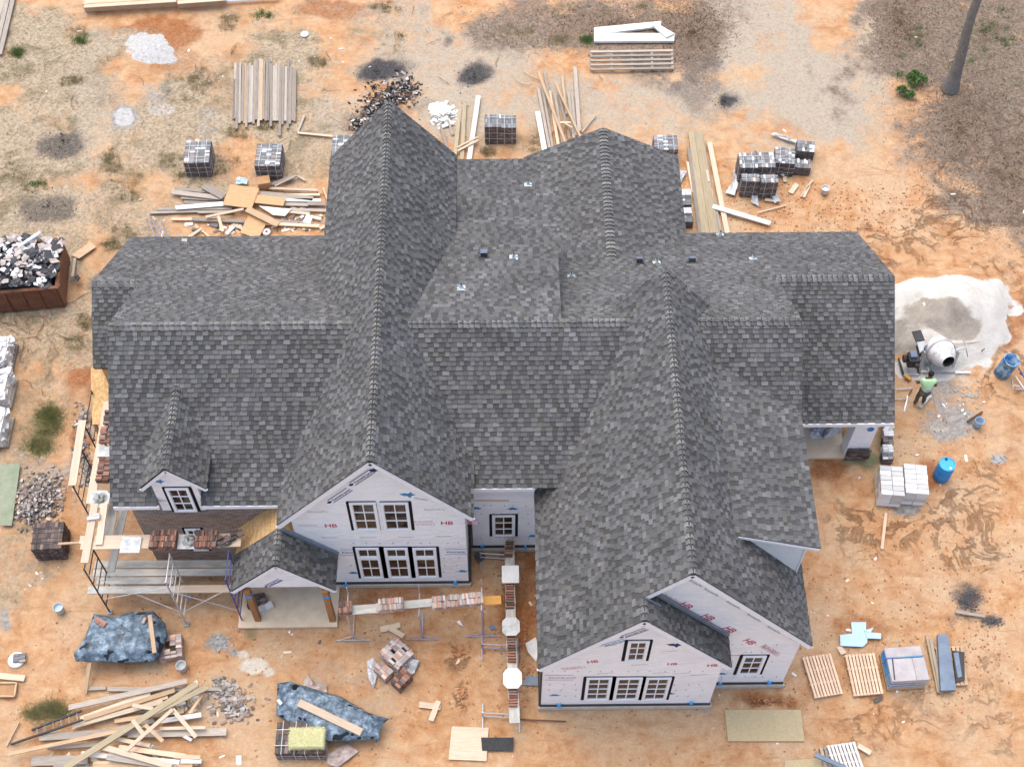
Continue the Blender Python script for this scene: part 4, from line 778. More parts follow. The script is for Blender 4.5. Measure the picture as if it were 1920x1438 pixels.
pboard(160, 1299, 170, 1236, .04, .13, .05, 'wood', 'board propped against the front of the first tarpaulin', z1=.55); pboard(12, 1399, 36, 1353, .03, .06, .04, 'wood', 'thin stick left of the lower lumber pile'); pboard(-4, 1267, 47, 1272, .03, .2, .05, 'wood_pale', 'short pale board at the left edge beside the white lid')
GP = 'boards in the lumber pile behind the left wing'
P2 = [(328, 355, 412, 362, .1, .15, 'wood_grey'), (322, 361, 414, 372, .14, .22, 'wood_grey'), (340, 371, 416, 375, .06, .2, 'wood_grey'), (295, 393, 435, 392, .08, .14, 'wood_grey'), (281, 400, 371, 397, .05, .12, 'wood_grey'), (371, 399, 439, 398, .05, .12, 'wood_grey'), (322, 412, 382, 412, .05, .12, 'wood_pink'), (360, 412, 458, 416, .06, .16, 'wood_grey'), (500, 420, 599, 425, .05, .14, 'wood_pink'), (382, 349, 420, 370, .22, .32, 'wood_grey'), (463, 393, 522, 422, .26, .28, 'wood'), (386, 408, 457, 393, .22, .12, 'wood_pale'), (409, 404, 418, 435, .2, .12, 'wood_pink'), (486, 363, 587, 374, .1, .22, 'wood_grey'), (534, 376, 602, 377, .1, .16, 'wood_white'), (532, 384, 578, 385, .08, .16, 'wood_grey'), (577, 383, 610, 384, .09, .16, 'wood_grey'), (545, 394, 615, 396, .06, .14, 'wood_grey'), (544, 398, 581, 402, .05, .14, 'wood_pale'), (505, 354, 596, 358, .1, .12, 'wood_pale'), (508, 347, 551, 331, .1, .14, 'wood_grey'), (515, 350, 556, 330, .15, .10, 'wood_grey'), (606, 353, 616, 381, .04, .08, 'wood'), (351, 448, 379, 429, .04, .12, 'wood_pale'), (379, 433, 396, 448, .04, .07, 'wood_pale'), (424, 440, 439, 425, .05, .16, 'wood_white'), (438, 423, 455, 430, .05, .12, 'wood_pale'), (575, 420, 581, 405, .06, .3, 'wood_white'), (578, 406, 602, 412, .08, .12, 'wood_white'), (558, 331, 573, 340, .04, .08, 'wood_grey'), (600, 430, 612, 424, .04, .12, 'wood_pale'), (345, 380, 425, 384, .05, .16, 'wood_grey'), (330, 386, 440, 388, .04, .12, 'wood_grey'), (520, 367, 600, 366, .05, .12, 'wood_pink'), (470, 412, 560, 418, .03, .12, 'wood_grey')]
for (a_, b_, c_, d, z, wd, m_), lb in zip(P2, ranks(P2, 'lumber behind left wing')): pboard(a_, b_, c_, d, z, wd, .045, m_, lb, GP)
def sheet(pts, z, th, mt, label, cat='sheet', name='plywood_sheet', group=None):
    return MB().plate([V(x, y, z) for x, y in pts], th).build(name, mt, None, label=label, cat=cat, group=group)
sheet([(432, 346), (486, 353), (472, 391), (417, 384)], .30, .02, 'plywood', 'large tan plywood sheet on the lumber behind the left wing'); sheet([(482, 365), (536, 371), (531, 386), (474, 380)], .26, .02, 'plywood', 'tan plywood strip sticking out right of the large sheet'); sheet([(470, 396), (502, 415), (484, 448), (450, 436)], .12, .02, 'plywood', 'wavy plywood piece nearest the eave of the left wing')
sheet([(328, 386), (418, 378), (420, 386), (330, 393)], .2, .03, 'foam_white', 'long white panel under the plywood behind the left wing', 'panel', 'foam_sheet'); sheet([(485, 386), (546, 392), (534, 405), (512, 403)], .16, .04, 'foam_white', 'bent white panel right of the plywood', 'panel', 'foam_sheet')
o = MB().box((*V(497, 351)[:2], .22), (.5, .42, .44), .2).build('cardboard_box', 'cardboard', None, label='brown cardboard box on the lumber behind the left wing', cat='box')
GP = 'weathered boards laid in a row'
for k in range(26):
    x = 441+k*4.5; t0 = 126-10*math.exp(-((k-12)/7)**2)+random.uniform(-6, 6); b0 = 232+random.uniform(-10, 12)
    if k in (14, 22): t0 = 112
    if 15 < k < 20: b0 = 228
    if k == 19: b0 = 256
    pboard(x-1+random.uniform(-1, 1), b0, x+random.uniform(-1, 1)+1, t0, .03+.03*(k % 2), .105, .05, 'wood' if k in (4, 11) else 'wood_grey', ('tan' if k in (4, 11) else 'weathered')+' board, '+(ORD[k+1])+' from the left in the neat row', GP)
pboard(438, 225, 440, 150, .03, .1, .05, 'wood_grey', 'short weathered board, leftmost in the neat row', GP)
pboard(558, 249, 571, 217, .03, .1, .04, 'wood_grey', 'short board of the bent pair beside the board row'); pboard(558, 250, 660, 260, .05, .1, .04, 'wood_pink', 'long board of the bent pair beside the board row')
for k, (a_, b_, c_, d) in enumerate(((0, 104, 26, -6), (-6, 88, 16, -6), (-10, 60, 8, -6))): pboard(a_, b_, c_, d, .05, .2, .06, 'wood_grey', ('right', 'middle', 'left')[k]+' weathered plank at the top left corner', 'planks in the top left corner')
GP = 'long boards beside the rear right gable'
for (a_, b_, c_, d, z, wd, m_, lb) in ((1298, 248, 1324, 440, .06, .34, 'wood_olive', 'left broad olive plank'), (1309, 247, 1339, 440, .1, .34, 'wood_olive', 'right broad olive plank'), (1292, 278, 1313, 440, .05, .18, 'wood_grey', 'leftmost grey board'), (1318, 268, 1347, 440, .05, .14, 'wood_grey', 'middle grey board'), (1323, 300, 1352, 440, .04, .1, 'wood_grey', 'rightmost thin grey board'), (1330, 268, 1364, 440, .05, .2, 'wood_pale', 'pale board'), (1289, 305, 1300, 362, .03, .12, 'wood_pink', 'pinkish board'), (1334, 355, 1342, 440, .09, .07, 'wood', 'thin tan lath'), (1325, 320, 1329, 342, .13, .1, 'wood_pale', 'short pale offcut')):
    pboard(a_, b_, c_, d, z, wd, .05, m_, lb+' in the bundle beside the rear right gable', GP)
pboard(1336, 388, 1444, 420, .12, .22, .05, 'wood_white', 'white plank lying across the long boards'); pboard(1420, 400, 1474, 386, .03, .05, .04, 'wood_pink', 'thin stick below the clustered brick stacks')
for (a_, b_, c_, d, wd, lb) in ((1482, 363, 1494, 346, .2, 'broad'), (1501, 370, 1524, 338, .08, 'longest thin'), (1507, 371, 1517, 350, .09, 'short thin'), (1472, 342, 1471, 332, .16, 'small upright'), (1434, 375, 1462, 379, .14, 'flat lowest')): pboard(a_, b_, c_, d, .03, wd, .035, 'wood_pale', lb+' pale offcut right of the clustered brick stacks', 'offcuts by the brick stacks')
GP = 'boards behind the back roof'
P3 = list(((862, 207, 852, 305, .04, .16, 'wood_olive'), (871, 196, 866, 305, .06, .16, 'wood_olive'), (897, 181, 879, 305, .08, .2, 'wood_white'), (858, 284, 897, 264, .14, .1, 'wood_pale'), (857, 278, 896, 258, .12, .08, 'wood_pale'), (826, 237, 838, 278, .05, .1, 'wood_grey'), (840, 226, 849, 254, .05, .09, 'wood_grey'), (1009, 136, 1061, 270, .3, .11, 'wood'), (1020, 133, 1034, 210, .08, .1, 'wood_grey'), (1009, 166, 1030, 278, .05, .12, 'wood_grey'), (1018, 172, 1036, 278, .06, .1, 'wood_grey'), (1030, 172, 1047, 274, .05, .12, 'wood_pink'), (1041, 157, 1088, 257, .26, .10, 'wood'), (1040, 175, 1055, 270, .05, .1, 'wood_grey'), (1054, 144, 1062, 215, .06, .08, 'wood'), (1048, 180, 1068, 262, .07, .1, 'wood_grey'), (1078, 127, 1086, 247, .06, .16, 'wood_grey'), (1066, 175, 1076, 260, .05, .12, 'wood_grey'), (1072, 175, 1080, 255, .06, .1, 'wood_grey'), (1008, 210, 1022, 288, .09, .22, 'wood_white'), (1050, 231, 1070, 231, .3, .1, 'wood_pale'), (1058, 232, 1073, 241, .32, .08, 'wood'), (1091, 249, 1117, 217, .04, .06, 'wood_grey')))
for k, ((a_, b_, c_, d, z, wd, m_)) in enumerate(P3):
    same = sorted([q_ for q_ in P3 if q_[6] == m_], key=lambda q_: q_[0]+q_[2]); n_ = same.index((a_, b_, c_, d, z, wd, m_))
    pboard(a_, b_, c_, d, z, wd, .045, m_, TONE[m_]+' board, '+(ORD[n_] if n_ else 'first')+' of its colour from left, behind back roof', GP)
for (a_, b_, c_, d, e_, f_, lb) in ((713, 1181, 750, 1172, .03, .2, 'broad lower'), (728, 1176, 757, 1193, .08, .17, 'slanting upper')): pboard(a_, b_, c_, d, e_, f_, .04, 'wood_pale', lb+' one of two crossed offcuts below the brick plank', 'crossed offcuts below the brick plank')
for (a_, b_, c_, d, e_, f_, lb) in ((786, 1318, 826, 1324, .03, .11, 'upper flat'), (786, 1323, 826, 1328, .03, .11, 'lower flat'), (822, 1314, 808, 1351, .08, .17, 'upright')): pboard(a_, b_, c_, d, e_, f_, .04, 'wood_pale', lb+' one of the crossed boards between tarpaulin and plywood', 'crossed boards by the tarpaulin')
pboard(1653, 1030, 1661, 962, .03, .1, .05, 'wood_pink', 'lone stick lying right of the garage roof')
sheet([(1359, 1330), (1502, 1330), (1508, 1389), (1365, 1389)], .04, .02, 'plywood_grey', 'large olive plywood sheet on the clay right of the front wall')
sheet([(847, 1361), (916, 1364), (912, 1426), (841, 1423)], .05, .02, 'plywood', 'square yellowish plywood sheet under the dark shingle strip').data.materials[0] = MATS['wood_pale']
sheet([(1471, 1425), (1555, 1420), (1560, 1450), (1471, 1450)], .05, .02, 'plywood_grey', 'plywood sheet cut off by the lower edge beside the pallets')
o = sheet([(902, 1382), (963, 1382), (962, 1407), (904, 1406)], .09, .03, 'shingle_dark', 'strip of dark shingles lying on the plywood sheet', 'shingles', 'shingle_strip')
sheet([(133, 478), (170, 454), (180, 463), (148, 485)], .10, .02, 'wood', 'tan plywood strip at the corner of the rubbish container'); pboard(141, 486, 136, 520, .05, .1, .05, 'wood_pale', 'short post leaning by the rubbish container', z1=.3); sheet([(139, 519), (146, 515), (151, 521), (145, 529)], .3, .02, 'metal_dark', 'small dark disc beside the rubbish container', 'disc', 'metal_disc')
sheet([(0, 870), (38, 869), (22, 985), (0, 985)], .12, .03, 'plywood_grey', 'greenish panel at the left edge by the rubble').data.materials[0] = mat('panel_green', (.20, .24, .15), (.30, .33, .24), 3)
# white foam boards, slatted frame
sheet([(1114, 62), (1265, 63), (1264, 77), (1114, 78)], .14, .12, 'foam_white', 'long white beam board behind the slatted frame', 'beam', 'foam_beam'); sheet([(1114, 52), (1240, 40), (1238, 50), (1150, 61), (1114, 62)], .12, .1, 'foam_white', 'upper white beam board angled over the long one', 'beam', 'foam_beam'); sheet([(1223, 47), (1232, 44), (1264, 63), (1250, 70)], .26, .1, 'foam_white', 'short diagonal white beam board joining the pair', 'beam', 'foam_beam')
fr = thing('slatted_frame', 'weathered grey slatted timber frame in the brown grass', 'frame', V(1185, 130))
for k in range(5): a_, b_ = V(1107, 98+k*8.2, .12), V(1262, 95.5+k*8.2, .12); MB().beam(a_, b_, .12, .05).build('slat', 'wood_grey', fr)
for k in range(5): a_, b_ = V(1108+k*38, 97, .06), V(1109+k*38, 131, .06); MB().beam(a_, b_, .1, .07).build('cross_rail', 'wood_grey', fr)
# wall panels along the top edge
for (pts, lb) in (([(157, -8), (330, -14), (330, 4), (157, 15)], 'left framed panel leaning along the top edge'), ([(333, -14), (424, -16), (424, 1), (333, 8)], 'right framed panel along the top edge')):
    t_ = thing('timber_panel', lb, 'panel', V(pts[3][0], pts[3][1])); MB().plate([V(x, y, .45) for x, y in pts], .03).build('sheathing', 'wood_pale', t_)
    MB().beam(V(*pts[3], .24), V(*pts[2], .24), .06, .46).build('edge_board', 'wood', t_); MB().beam(V(*pts[3], .24)+Vector((.03, .04, 0)), V(*pts[0], .24)+Vector((.03, 0, 0)), .06, .46).build('edge_board', 'wood', t_)
MB().tube(V(424, 2, .15), V(522, -4, .15), .08, 10).build('white_pipe', 'white_paint', None, label='white pipe beside the right panel at the top edge', cat='pipe')
# ---------------------------------------------------------------- scaffold along the left wing
def frame(foot_f, foot_b, H, mt, label, ladder=True, rungs=6):
    f, b_ = Vector(foot_f), Vector(foot_b); t_ = thing('scaffold_tower', label, 'scaffold', f, 'scaffold frames')
    up = Vector((0, 0, H))
    for p in (f, b_): MB().tube(p, p+up, .026, 8).build('leg', mt, t_); MB().box((p.x, p.y, .01), (.16, .16, .02)).build('base_plate', 'metal_grey', t_)
    for k in range(1, rungs+1): z = Vector((0, 0, H*k/rungs-.05)); MB().tube(f+z, b_+z, .02, 6).build('rung', mt, t_)
    return t_
fR = V(455, 1165); fM = V(350, 1170); fL = V(206, 1147)
for p, mt_, lb in ((fR, 'metal_blue', 'blue scaffold frame nearest the small porch gable'), (fM, 'metal_light', 'light grey scaffold frame in the middle of the left wing'), (fL, 'metal_dark', 'dark scaffold frame at the front left corner of the left wing')):
    frame(p, p+Vector((0, .95, 0)), 3.3, mt_, lb)
p = V(168, 968); frame(p, p+Vector((0, 1.5, 0)), 2.6, 'metal_dark', 'dark scaffold frame under the outer plank at far left', rungs=5); p = V(195, 870); frame(p, p+Vector((.0, 1.4, 0)), 2.6, 'metal_dark', 'dark scaffold frame close to the left side wall', rungs=5)
def brace(p, q, lb, mt='metal_light'): MB().tube(p, q, .016, 6).build('scaffold_brace', mt, None, label=lb, cat='brace', group='scaffold braces')
up = Vector((0, 0, 1))
brace(fL+up*2.9, fM+up*1.0, 'diagonal scaffold brace falling from the left frame to the middle one'); brace(fL+up*1.0, fM+up*2.9, 'diagonal scaffold brace rising from the left frame to the middle one'); brace(fM+up*2.6, fR+up*.9, 'diagonal scaffold brace falling from the middle frame to the blue one'); brace(fM+up*.9, fR+up*2.6, 'diagonal scaffold brace rising from the middle frame to the blue one')
def plank(x0, y0, x1, y1, z, wd, mt, lb, g_='scaffold planks'): return pboard(x0, y0, x1, y1, z, wd, .05, mt, lb, g_, 'plank', 'scaffold_plank')
plank(150, 1013, 447, 1008, 3.32, .27, 'plank_clean', 'rear plank of the upper scaffold walkway carrying bricks'); plank(152, 1024, 452, 1018, 3.33, .27, 'plank_clean', 'front plank of the upper scaffold walkway carrying bricks')
plank(178, 1059, 438, 1058, .9, .28, 'plank_dirty', 'rearmost plank of the lower scaffold level'); plank(175, 1075, 437, 1073, 1.0, .24, 'plank_dirty', 'second plank of the lower scaffold level'); plank(182, 1090, 326, 1089, 1.0, .24, 'plank_dirty', 'short third plank of the lower scaffold level'); plank(165, 1107, 332, 1106, 1.1, .26, 'plank_dirty', 'front left plank of the lower scaffold level'); plank(330, 1105, 448, 1104, 1.15, .26, 'plank_clean', 'front right plank of the lower scaffold level')
plank(155, 789, 136, 911, 2.66, .26, 'plank_clean', 'outer plank running beside the left wall'); plank(203, 754, 170, 945, 3.1, .28, 'plank_clean', 'long plank tight against the left wall'); plank(178, 945, 159, 1056, 3.42, .24, 'plank_clean', 'outer corner plank resting on the upper walkway'); plank(196, 945, 186, 1022, 3.40, .22, 'plank_clean', 'inner corner plank resting on the upper walkway'); plank(214, 948, 203, 1008, 2.6, .3, 'plank_dirty', 'dirty plank just under the eave corner'); plank(234, 950, 208, 1072, 1.9, .26, 'plank_dirty', 'leaning dirty plank behind the upper walkway')
plank(110, 1020, 152, 1018, 3.0, .07, 'wood', 'pole sticking out left of the upper walkway')
def slab_pt(px, py, z, w_, d_, mt, lb, name='mortar_board', cat='board', oct_=False, group='mortar boards', rz=0):
    p = V(px, py, z); M0 = Matrix.Rotation(rz, 3, 'Z'); c_ = .22 if oct_ else .02
    pts = [(-.5+c_, -.5), (.5-c_, -.5), (.5, -.5+c_), (.5, .5-c_), (.5-c_, .5), (-.5+c_, .5), (-.5, .5-c_), (-.5, -.5+c_)]
    return MB().plate([p+M0 @ Vector((x*w_, y*d_, 0)) for x, y in pts], .03).build(name, mt, None, label=lb, cat=cat, group=group)
def dollop(px, py, z, r_, lb=None):
    p = V(px, py, z); mb = MB(); prof = [(r_*(1-k/6)**.7*(1+.15*random.random()), .14*k/6) for k in range(6)]+[(0, .15)]; mb.lathe(prof, Matrix.Translation(p), 14)
    for i, v_ in enumerate(mb.v): mb.v[i] = (v_[0]+random.uniform(-.05, .05), v_[1]+random.uniform(-.05, .05), max(z, v_[2]+random.uniform(-.02, .03)))
    mb.build('mortar_heap', 'mortar', None, label=lb, cat='mortar', smooth=True)
slab_pt(245, 1021, 3.44, .62, .55, 'mortar_board', 'grey mortar board left of the first brick stack on the walkway'); slab_pt(352, 1015, 3.44, .6, .5, 'mortar_board', 'grey mortar board between the two brick stacks on the walkway'); dollop(355, 1015, 3.44, .2, 'wet mortar heap between the brick stacks on the walkway')
slab_pt(187, 935, 3.2, .62, .62, 'mortar_board', 'octagonal mortar board at the corner of the left wall', oct_=True); slab_pt(196, 846, 3.2, .45, .4, 'mortar_board', 'small mortar board halfway along the left wall plank'); dollop(188, 935, 3.2, .18, 'mortar heap on the octagonal board at the left corner')
def stack(px, py, z, nx_, ny_, nz_, mt, lb, rz=0, bx=.205, by=.1, jit=.012, group='bricks set out on planks', skip=.1):
    p = V(px, py, z); mb = MB(); bricks(mb, p, nx_, ny_, nz_, bx, by, .068, rz, jit, skip=skip); return mb.build('brick_stack', mt, None, label=lb, cat='bricks', group=group)
stack(308, 1016, 3.44, 12, 3, 4, 'brick_red', 'orange brick stack on the upper walkway left of the mortar heap', bx=.068, by=.2); stack(388, 1014, 3.44, 10, 3, 3, 'brick_red', 'orange brick stack on the upper walkway right of the mortar heap', bx=.068, by=.2); stack(432, 1010, 3.44, 4, 3, 2, 'brick_brown', 'toppled brown bricks at the right end of the upper walkway', .5, skip=.35, jit=.05); stack(410, 1020, 3.44, 3, 1, 1, 'brick_red', 'three loose bricks on the front edge of the upper walkway', .1, jit=.03)
stack(197, 884, 3.2, 2, 13, 3, 'brick_red', 'red brick stack on the plank along the left wall', by=.068); stack(200, 818, 3.2, 2, 6, 2, 'brick_red', 'second red brick stack farther along the left wall plank', skip=.3, jit=.03); stack(202, 785, 3.2, 1, 5, 2, 'brick_brown', 'brown brick stack at the far end of the left wall plank'); stack(176, 970, 3.5, 2, 2, 1, 'stone_pale', 'two grey blocks on the corner plank', .2)
# plank row on adjustable stands before the triple window
def stand(px, py, H, mt, lb, fw_=.55):
    p = V(px, py); t_ = thing('scaffold_stand', lb, 'stand', p, 'scaffold stands')
    MB().tube(p, p+Vector((0, 0, H)), .028, 8).build('post', mt, t_); MB().tube(p+Vector((-fw_, -.05, .03)), p+Vector((fw_, -.05, .03)), .025, 6).build('foot_bar', mt, t_); MB().tube(p+Vector((0, -.02, .03)), p+Vector((0, .9, .03)), .025, 6).build('foot_rail', mt, t_)
    for s_ in (-1, 1): MB().tube(p+Vector((s_*fw_*.8, -.05, .04)), p+Vector((0, 0, .28)), .016, 6).build('stay', mt, t_)
    MB().tube(p+Vector((0, -.1, H)), p+Vector((0, .75, H)), .025, 6).build('bracket', mt, t_); MB().tube(p+Vector((0, .7, H)), p+Vector((0, .7, H+.55)), .018, 6).build('guard_post', mt, t_)
    return t_
stand(662, 1198, 2.0, 'metal_light', 'rusty white stand at the left end of the brick plank'); stand(792, 1196, 2.0, 'metal_purple', 'purple stand under the middle of the brick plank'); stand(905, 1190, 2.2, 'metal_purple', 'purple stand at the right end of the brick plank')
pl = lambda a_, b_, c_, d, z, wd, m_, lb: pboard(a_, b_, c_, d, z, wd, .05, m_, lb, 'planks before the triple window', 'plank', 'scaffold_plank')
pl(636, 1146, 740, 1139, 2.05, .3, 'plank_dirty', 'left plank of the brick row before the triple window'); pl(705, 1139, 810, 1130, 2.10, .26, 'plank_dirty', 'middle plank of the brick row before the triple window'); pl(815, 1136, 906, 1124, 2.05, .3, 'plank_dirty', 'right plank of the brick row before the triple window')
stack(648, 1142, 2.12, 6, 2, 3, 'brick_red', 'mixed red brick stack at the left end of the plank row', .1, .068, .2); stack(733, 1136, 2.17, 11, 2, 3, 'brick_pink', 'pink and grey brick stack in the middle of the plank row', .08, .072, .2); stack(858, 1129, 2.12, 22, 2, 3, 'brick_pink', 'long brown brick stack at the right end of the plank row', .1, .072, .2)
sheet([(904, 1118), (939, 1116), (940, 1132), (905, 1134)], 1.9, .03, 'plywood', 'orange plywood board right of the long brick stack').data.materials[0] = mat('board_orange', (.62, .33, .09), (.52, .26, .07), 4)
# brick-laden walkway running towards the garage front
WZ = .95
walk = [(956, 1015, 953, 1046, 'brick_red'), (955, 1088, 957, 1142, 'brick_red'), (958, 1192, 960, 1243, 'brick_red'), (961, 1286, 963, 1326, 'brick_red')]
for k, (a_, b_, c_, d, m_) in enumerate(walk):
    nm = ('farthest', 'second', 'third', 'nearest')[k]; p, q_ = V(a_, b_, WZ+.06), V(c_, d, WZ+.06); n_ = int((p-q_).length/.085); mb = MB()
    for i in range(n_):
        c_p = p.lerp(q_, (i+.5)/n_)
        for z in range(2): mb.box((c_p.x+random.uniform(-.02, .02), c_p.y, WZ+.09+z*.068), (.26, .06, .062), random.uniform(-.05, .05))
    mb.build('brick_stack', m_, None, label=nm+' brick row from the house on the walkway beside the garage', cat='bricks', group='bricks on the garage walkway')
pboard(955, 1010, 958, 1180, WZ, .32, .05, 'plank_dirty', 'rear walkway plank beside the garage', 'garage walkway planks', 'plank', 'scaffold_plank'); pboard(958, 1180, 965, 1356, WZ, .32, .05, 'plank_dirty', 'front walkway plank beside the garage', 'garage walkway planks', 'plank', 'scaffold_plank')
for (px, py, w_, d_, oc, lb, m_) in ((957, 1076, .56, .62, False, 'square white mortar board nearest the house on the walkway', 'board_white'), (958, 1174, .56, .62, True, 'mortar-stained octagonal board in the middle of the walkway', 'mortar_board'), (961, 1271, .58, .66, True, 'clean white octagonal board nearest the plywood sheet', 'board_white')): slab_pt(px, py, WZ+.30, w_, d_, m_, lb, oct_=oc)
def hframe(px0, px1, py, lb, mt='metal_purple', H=WZ):
    a_, b_ = V(px0, py), V(px1, py+4); t_ = thing('trestle', lb, 'trestle', a_, 'walkway trestles')
    for p in (a_, b_):
        MB().tube(p+Vector((0, -.42, .03)), p+Vector((0, .42, .03)), .03, 8).build('foot_bar', mt, t_); MB().tube(p, p+Vector((0, 0, .45)), .024, 8).build('post', mt, t_)
    for z in (.12, .42): MB().tube(a_+Vector((0, 0, z)), b_+Vector((0, 0, z)), .022, 8).build('cross_bar', mt, t_)
    m_ = a_.lerp(b_, .88); MB().tube(m_, m_+Vector((0, 0, H)), .03, 8).build('post', mt, t_); q_ = a_.lerp(b_, .55); MB().tube(q_+Vector((0, 0, .12)), q_+Vector((0, 0, .42)), .02, 8).build('strut', mt, t_)
    return t_
hframe(904, 971, 1216, 'purple trestle under the third brick row of the walkway'); hframe(905, 974, 1344, 'white and rusty trestle at the front end of the walkway', 'metal_light'); hframe(901, 960, 1047, 'white trestle at the house end of the walkway', 'metal_light')
MB().tube(V(975, 1348, .05), V(1062, 1352, .05), .025, 6).build('steel_rod', 'rust', None, label='rusty rod lying right of the walkway end', cat='rod')
sheet([(888, 1042), (898, 1028), (912, 1044), (898, 1056)], .06, .02, 'rubbish_dark', 'black square mat at the foot of the wrapped corner', 'mat', 'mat'); sheet([(988, 1266), (1014, 1268), (1008, 1285), (978, 1284)], .04, .02, 'metal_slate', 'dark scrap under the nearest white mortar board', 'scrap', 'metal_scrap')
sheet([(985, 1206), (1004, 1194), (1012, 1215), (1005, 1240), (990, 1222)], .05, .02, 'rubbish_white', 'torn white sheet between walkway and garage', 'sheet', 'torn_sheet'); sheet([(856, 1165), (862, 1162), (869, 1174), (860, 1170)], .04, .02, 'rubbish_white', 'small white scrap below the long brick stack', 'scrap', 'scrap'); sheet([(916, 1174), (924, 1169), (932, 1179), (920, 1180)], .04, .02, 'metal_slate', 'small slate scrap left of the octagonal board', 'scrap', 'scrap')
stack(482, 1130, .13, 3, 4, 4, 'brick_brown', 'dark brick stack on the small porch slab by the left post', .2, group='bricks on the porch slab'); cube(496, 1150, .30, .25, .2, 'grey block leaning against the porch brick stack', 'stone_pale', .6, 'bricks on the porch slab', .15, .25, .1, strap=None, name='block_stack', z=.12); cube(508, 1143, .26, .22, .2, 'second grey block right of the porch brick stack', 'stone_pale', .5, 'bricks on the porch slab', .13, .22, .1, strap=None, name='block_stack', z=.12)
# ---------------------------------------------------------------- tarpaulins
def tarp(pts, zc, ze, label, holes=0):
    """cloth over a stack: outline points carry their own edge height"""
    n = len(pts); ring = []; per = 10
    B_ = [V(x, y, z) for x, y, z in [(p[0], p[1], p[2] if len(p) > 2 else ze) for p in pts]]
    for k in range(n):
        p0, p1, p2_, p3 = B_[k-1], B_[k], B_[(k+1) % n], B_[(k+2) % n]
        for i in range(per):
            s_ = i/per; ring.append(.5*((2*p1)+(p2_-p0)*s_+(2*p0-5*p1+4*p2_-p3)*s_*s_+(3*p1-p0-3*p2_+p3)*s_**3) if False else p1.lerp(p2_, s_))
    c = sum(ring, Vector())/len(ring); m_ = len(ring); mb = MB(); RN = 26; vs = []
    for r_ in range(RN+1):
        f = (r_/RN)
        for k in range(m_):
            p = c.lerp(ring[k], f); edge = ring[k].z
            z = zc+(edge-zc)*max(0, (f-.62)/.38)**1.6
            z += .03*(float(fbm(np.array(p.x*1.0), np.array(p.y), 2.2, 3))-.5)*2*(1 if f < .97 else .6)+.03*math.sin(k*.55+f*4)*max(0, f-.6)
            vs.append((p.x, p.y, z))
    fs = [(r_*m_+k, r_*m_+(k+1) % m_, (r_+1)*m_+(k+1) % m_, (r_+1)*m_+k) for r_ in range(RN) for k in range(m_)]
    mb.add(vs, fs); o = mb.build('tarpaulin', 'tarp', None, smooth=True, label=label, cat='tarpaulin'); sd_ = o.modifiers.new('cloth', 'SOLIDIFY'); sd_.thickness = .015; return o
tarp([(176, 1150), (210, 1156), (250, 1146), (288, 1146), (309, 1168), (315, 1192), (300, 1228), (290, 1240), (230, 1243), (180, 1240), (142, 1240), (138, 1226), (160, 1192)], .95, .62, 'dusty blue tarpaulin with puddles beside the left scaffold')
p = V(230, 1240); MB().box((p.x+.05, p.y+.72, .34), (2.0, .95, .62)).build('covered_bricks', 'brick_brown', None, label='dark brick stack hidden under the first blue tarpaulin', cat='bricks')
tarp([(520, 1280), (545, 1277), (580, 1288), (640, 1306), (690, 1335), (722, 1346), (730, 1347), (714, 1362), (712, 1388), (690, 1386), (640, 1390), (605, 1388), (560, 1362), (518, 1342)], .72, .45, 'blue tarpaulin with a plank on it beside the hay bale')
p = V(640, 1385); MB().box((p.x-.1, p.y+.72, .22), (1.8, .6, .44), -.4).build('covered_bricks', 'brick_brown', None, label='brick stack hidden under the second blue tarpaulin', cat='bricks')
pboard(281, 1153, 290, 1224, 1.06, .13, .05, 'wood', 'tan board lying on the first blue tarpaulin', z1=.93); pboard(560, 1317, 678, 1373, .82, .24, .05, 'wood_pale', 'pale plank lying across the second blue tarpaulin', z1=.70); pboard(521, 1312, 528, 1320, .74, .1, .04, 'wood_white', 'white offcut on the left end of the second tarpaulin')
stack(189, 1167, .98, 2, 2, 1, 'brick_red', 'two brown bricks weighing down the first tarpaulin', -.5, group='bricks on the tarpaulin', skip=0); stack(271, 1164, .99, 1, 1, 1, 'brick_pink', 'single pale brick weighing down the first tarpaulin', 1.3, group='bricks on the tarpaulin', skip=0)
# hay bale on the brick cubes
p = V(577, 1387, .70); bl_ = thing('hay_bale', 'yellow green hay bale lying on the brown brick cubes', 'hay bale', p); mb = MB().box((p.x, p.y, .82), (1.0, .55, .34))
mb.build('bale_core', 'straw', bl_); mb = MB()
for k in range(5200):
    x, y, z = random.uniform(-.53, .53), random.uniform(-.30, .30), random.uniform(0, .36)
    s_ = random.randrange(5)
    if s_ == 0: x = random.choice((-.51, .51))
    elif s_ == 1: y = random.choice((-.285, .285))
    else: z = .345
    a_ = Vector((random.uniform(-1, 1), random.uniform(-1, 1), random.uniform(-.3, .5))).normalized()*random.uniform(.04, .10); q_ = Vector((p.x+x, p.y+y, .655+z)); sd_ = Vector((random.uniform(-1, 1), random.uniform(-1, 1), 0)).normalized()*.006
    mb.add([q_-sd_, q_+sd_, q_+a_], [(0, 1, 2)])
quick('bale_straw', mb, 'straw', bl_, 'stuff')
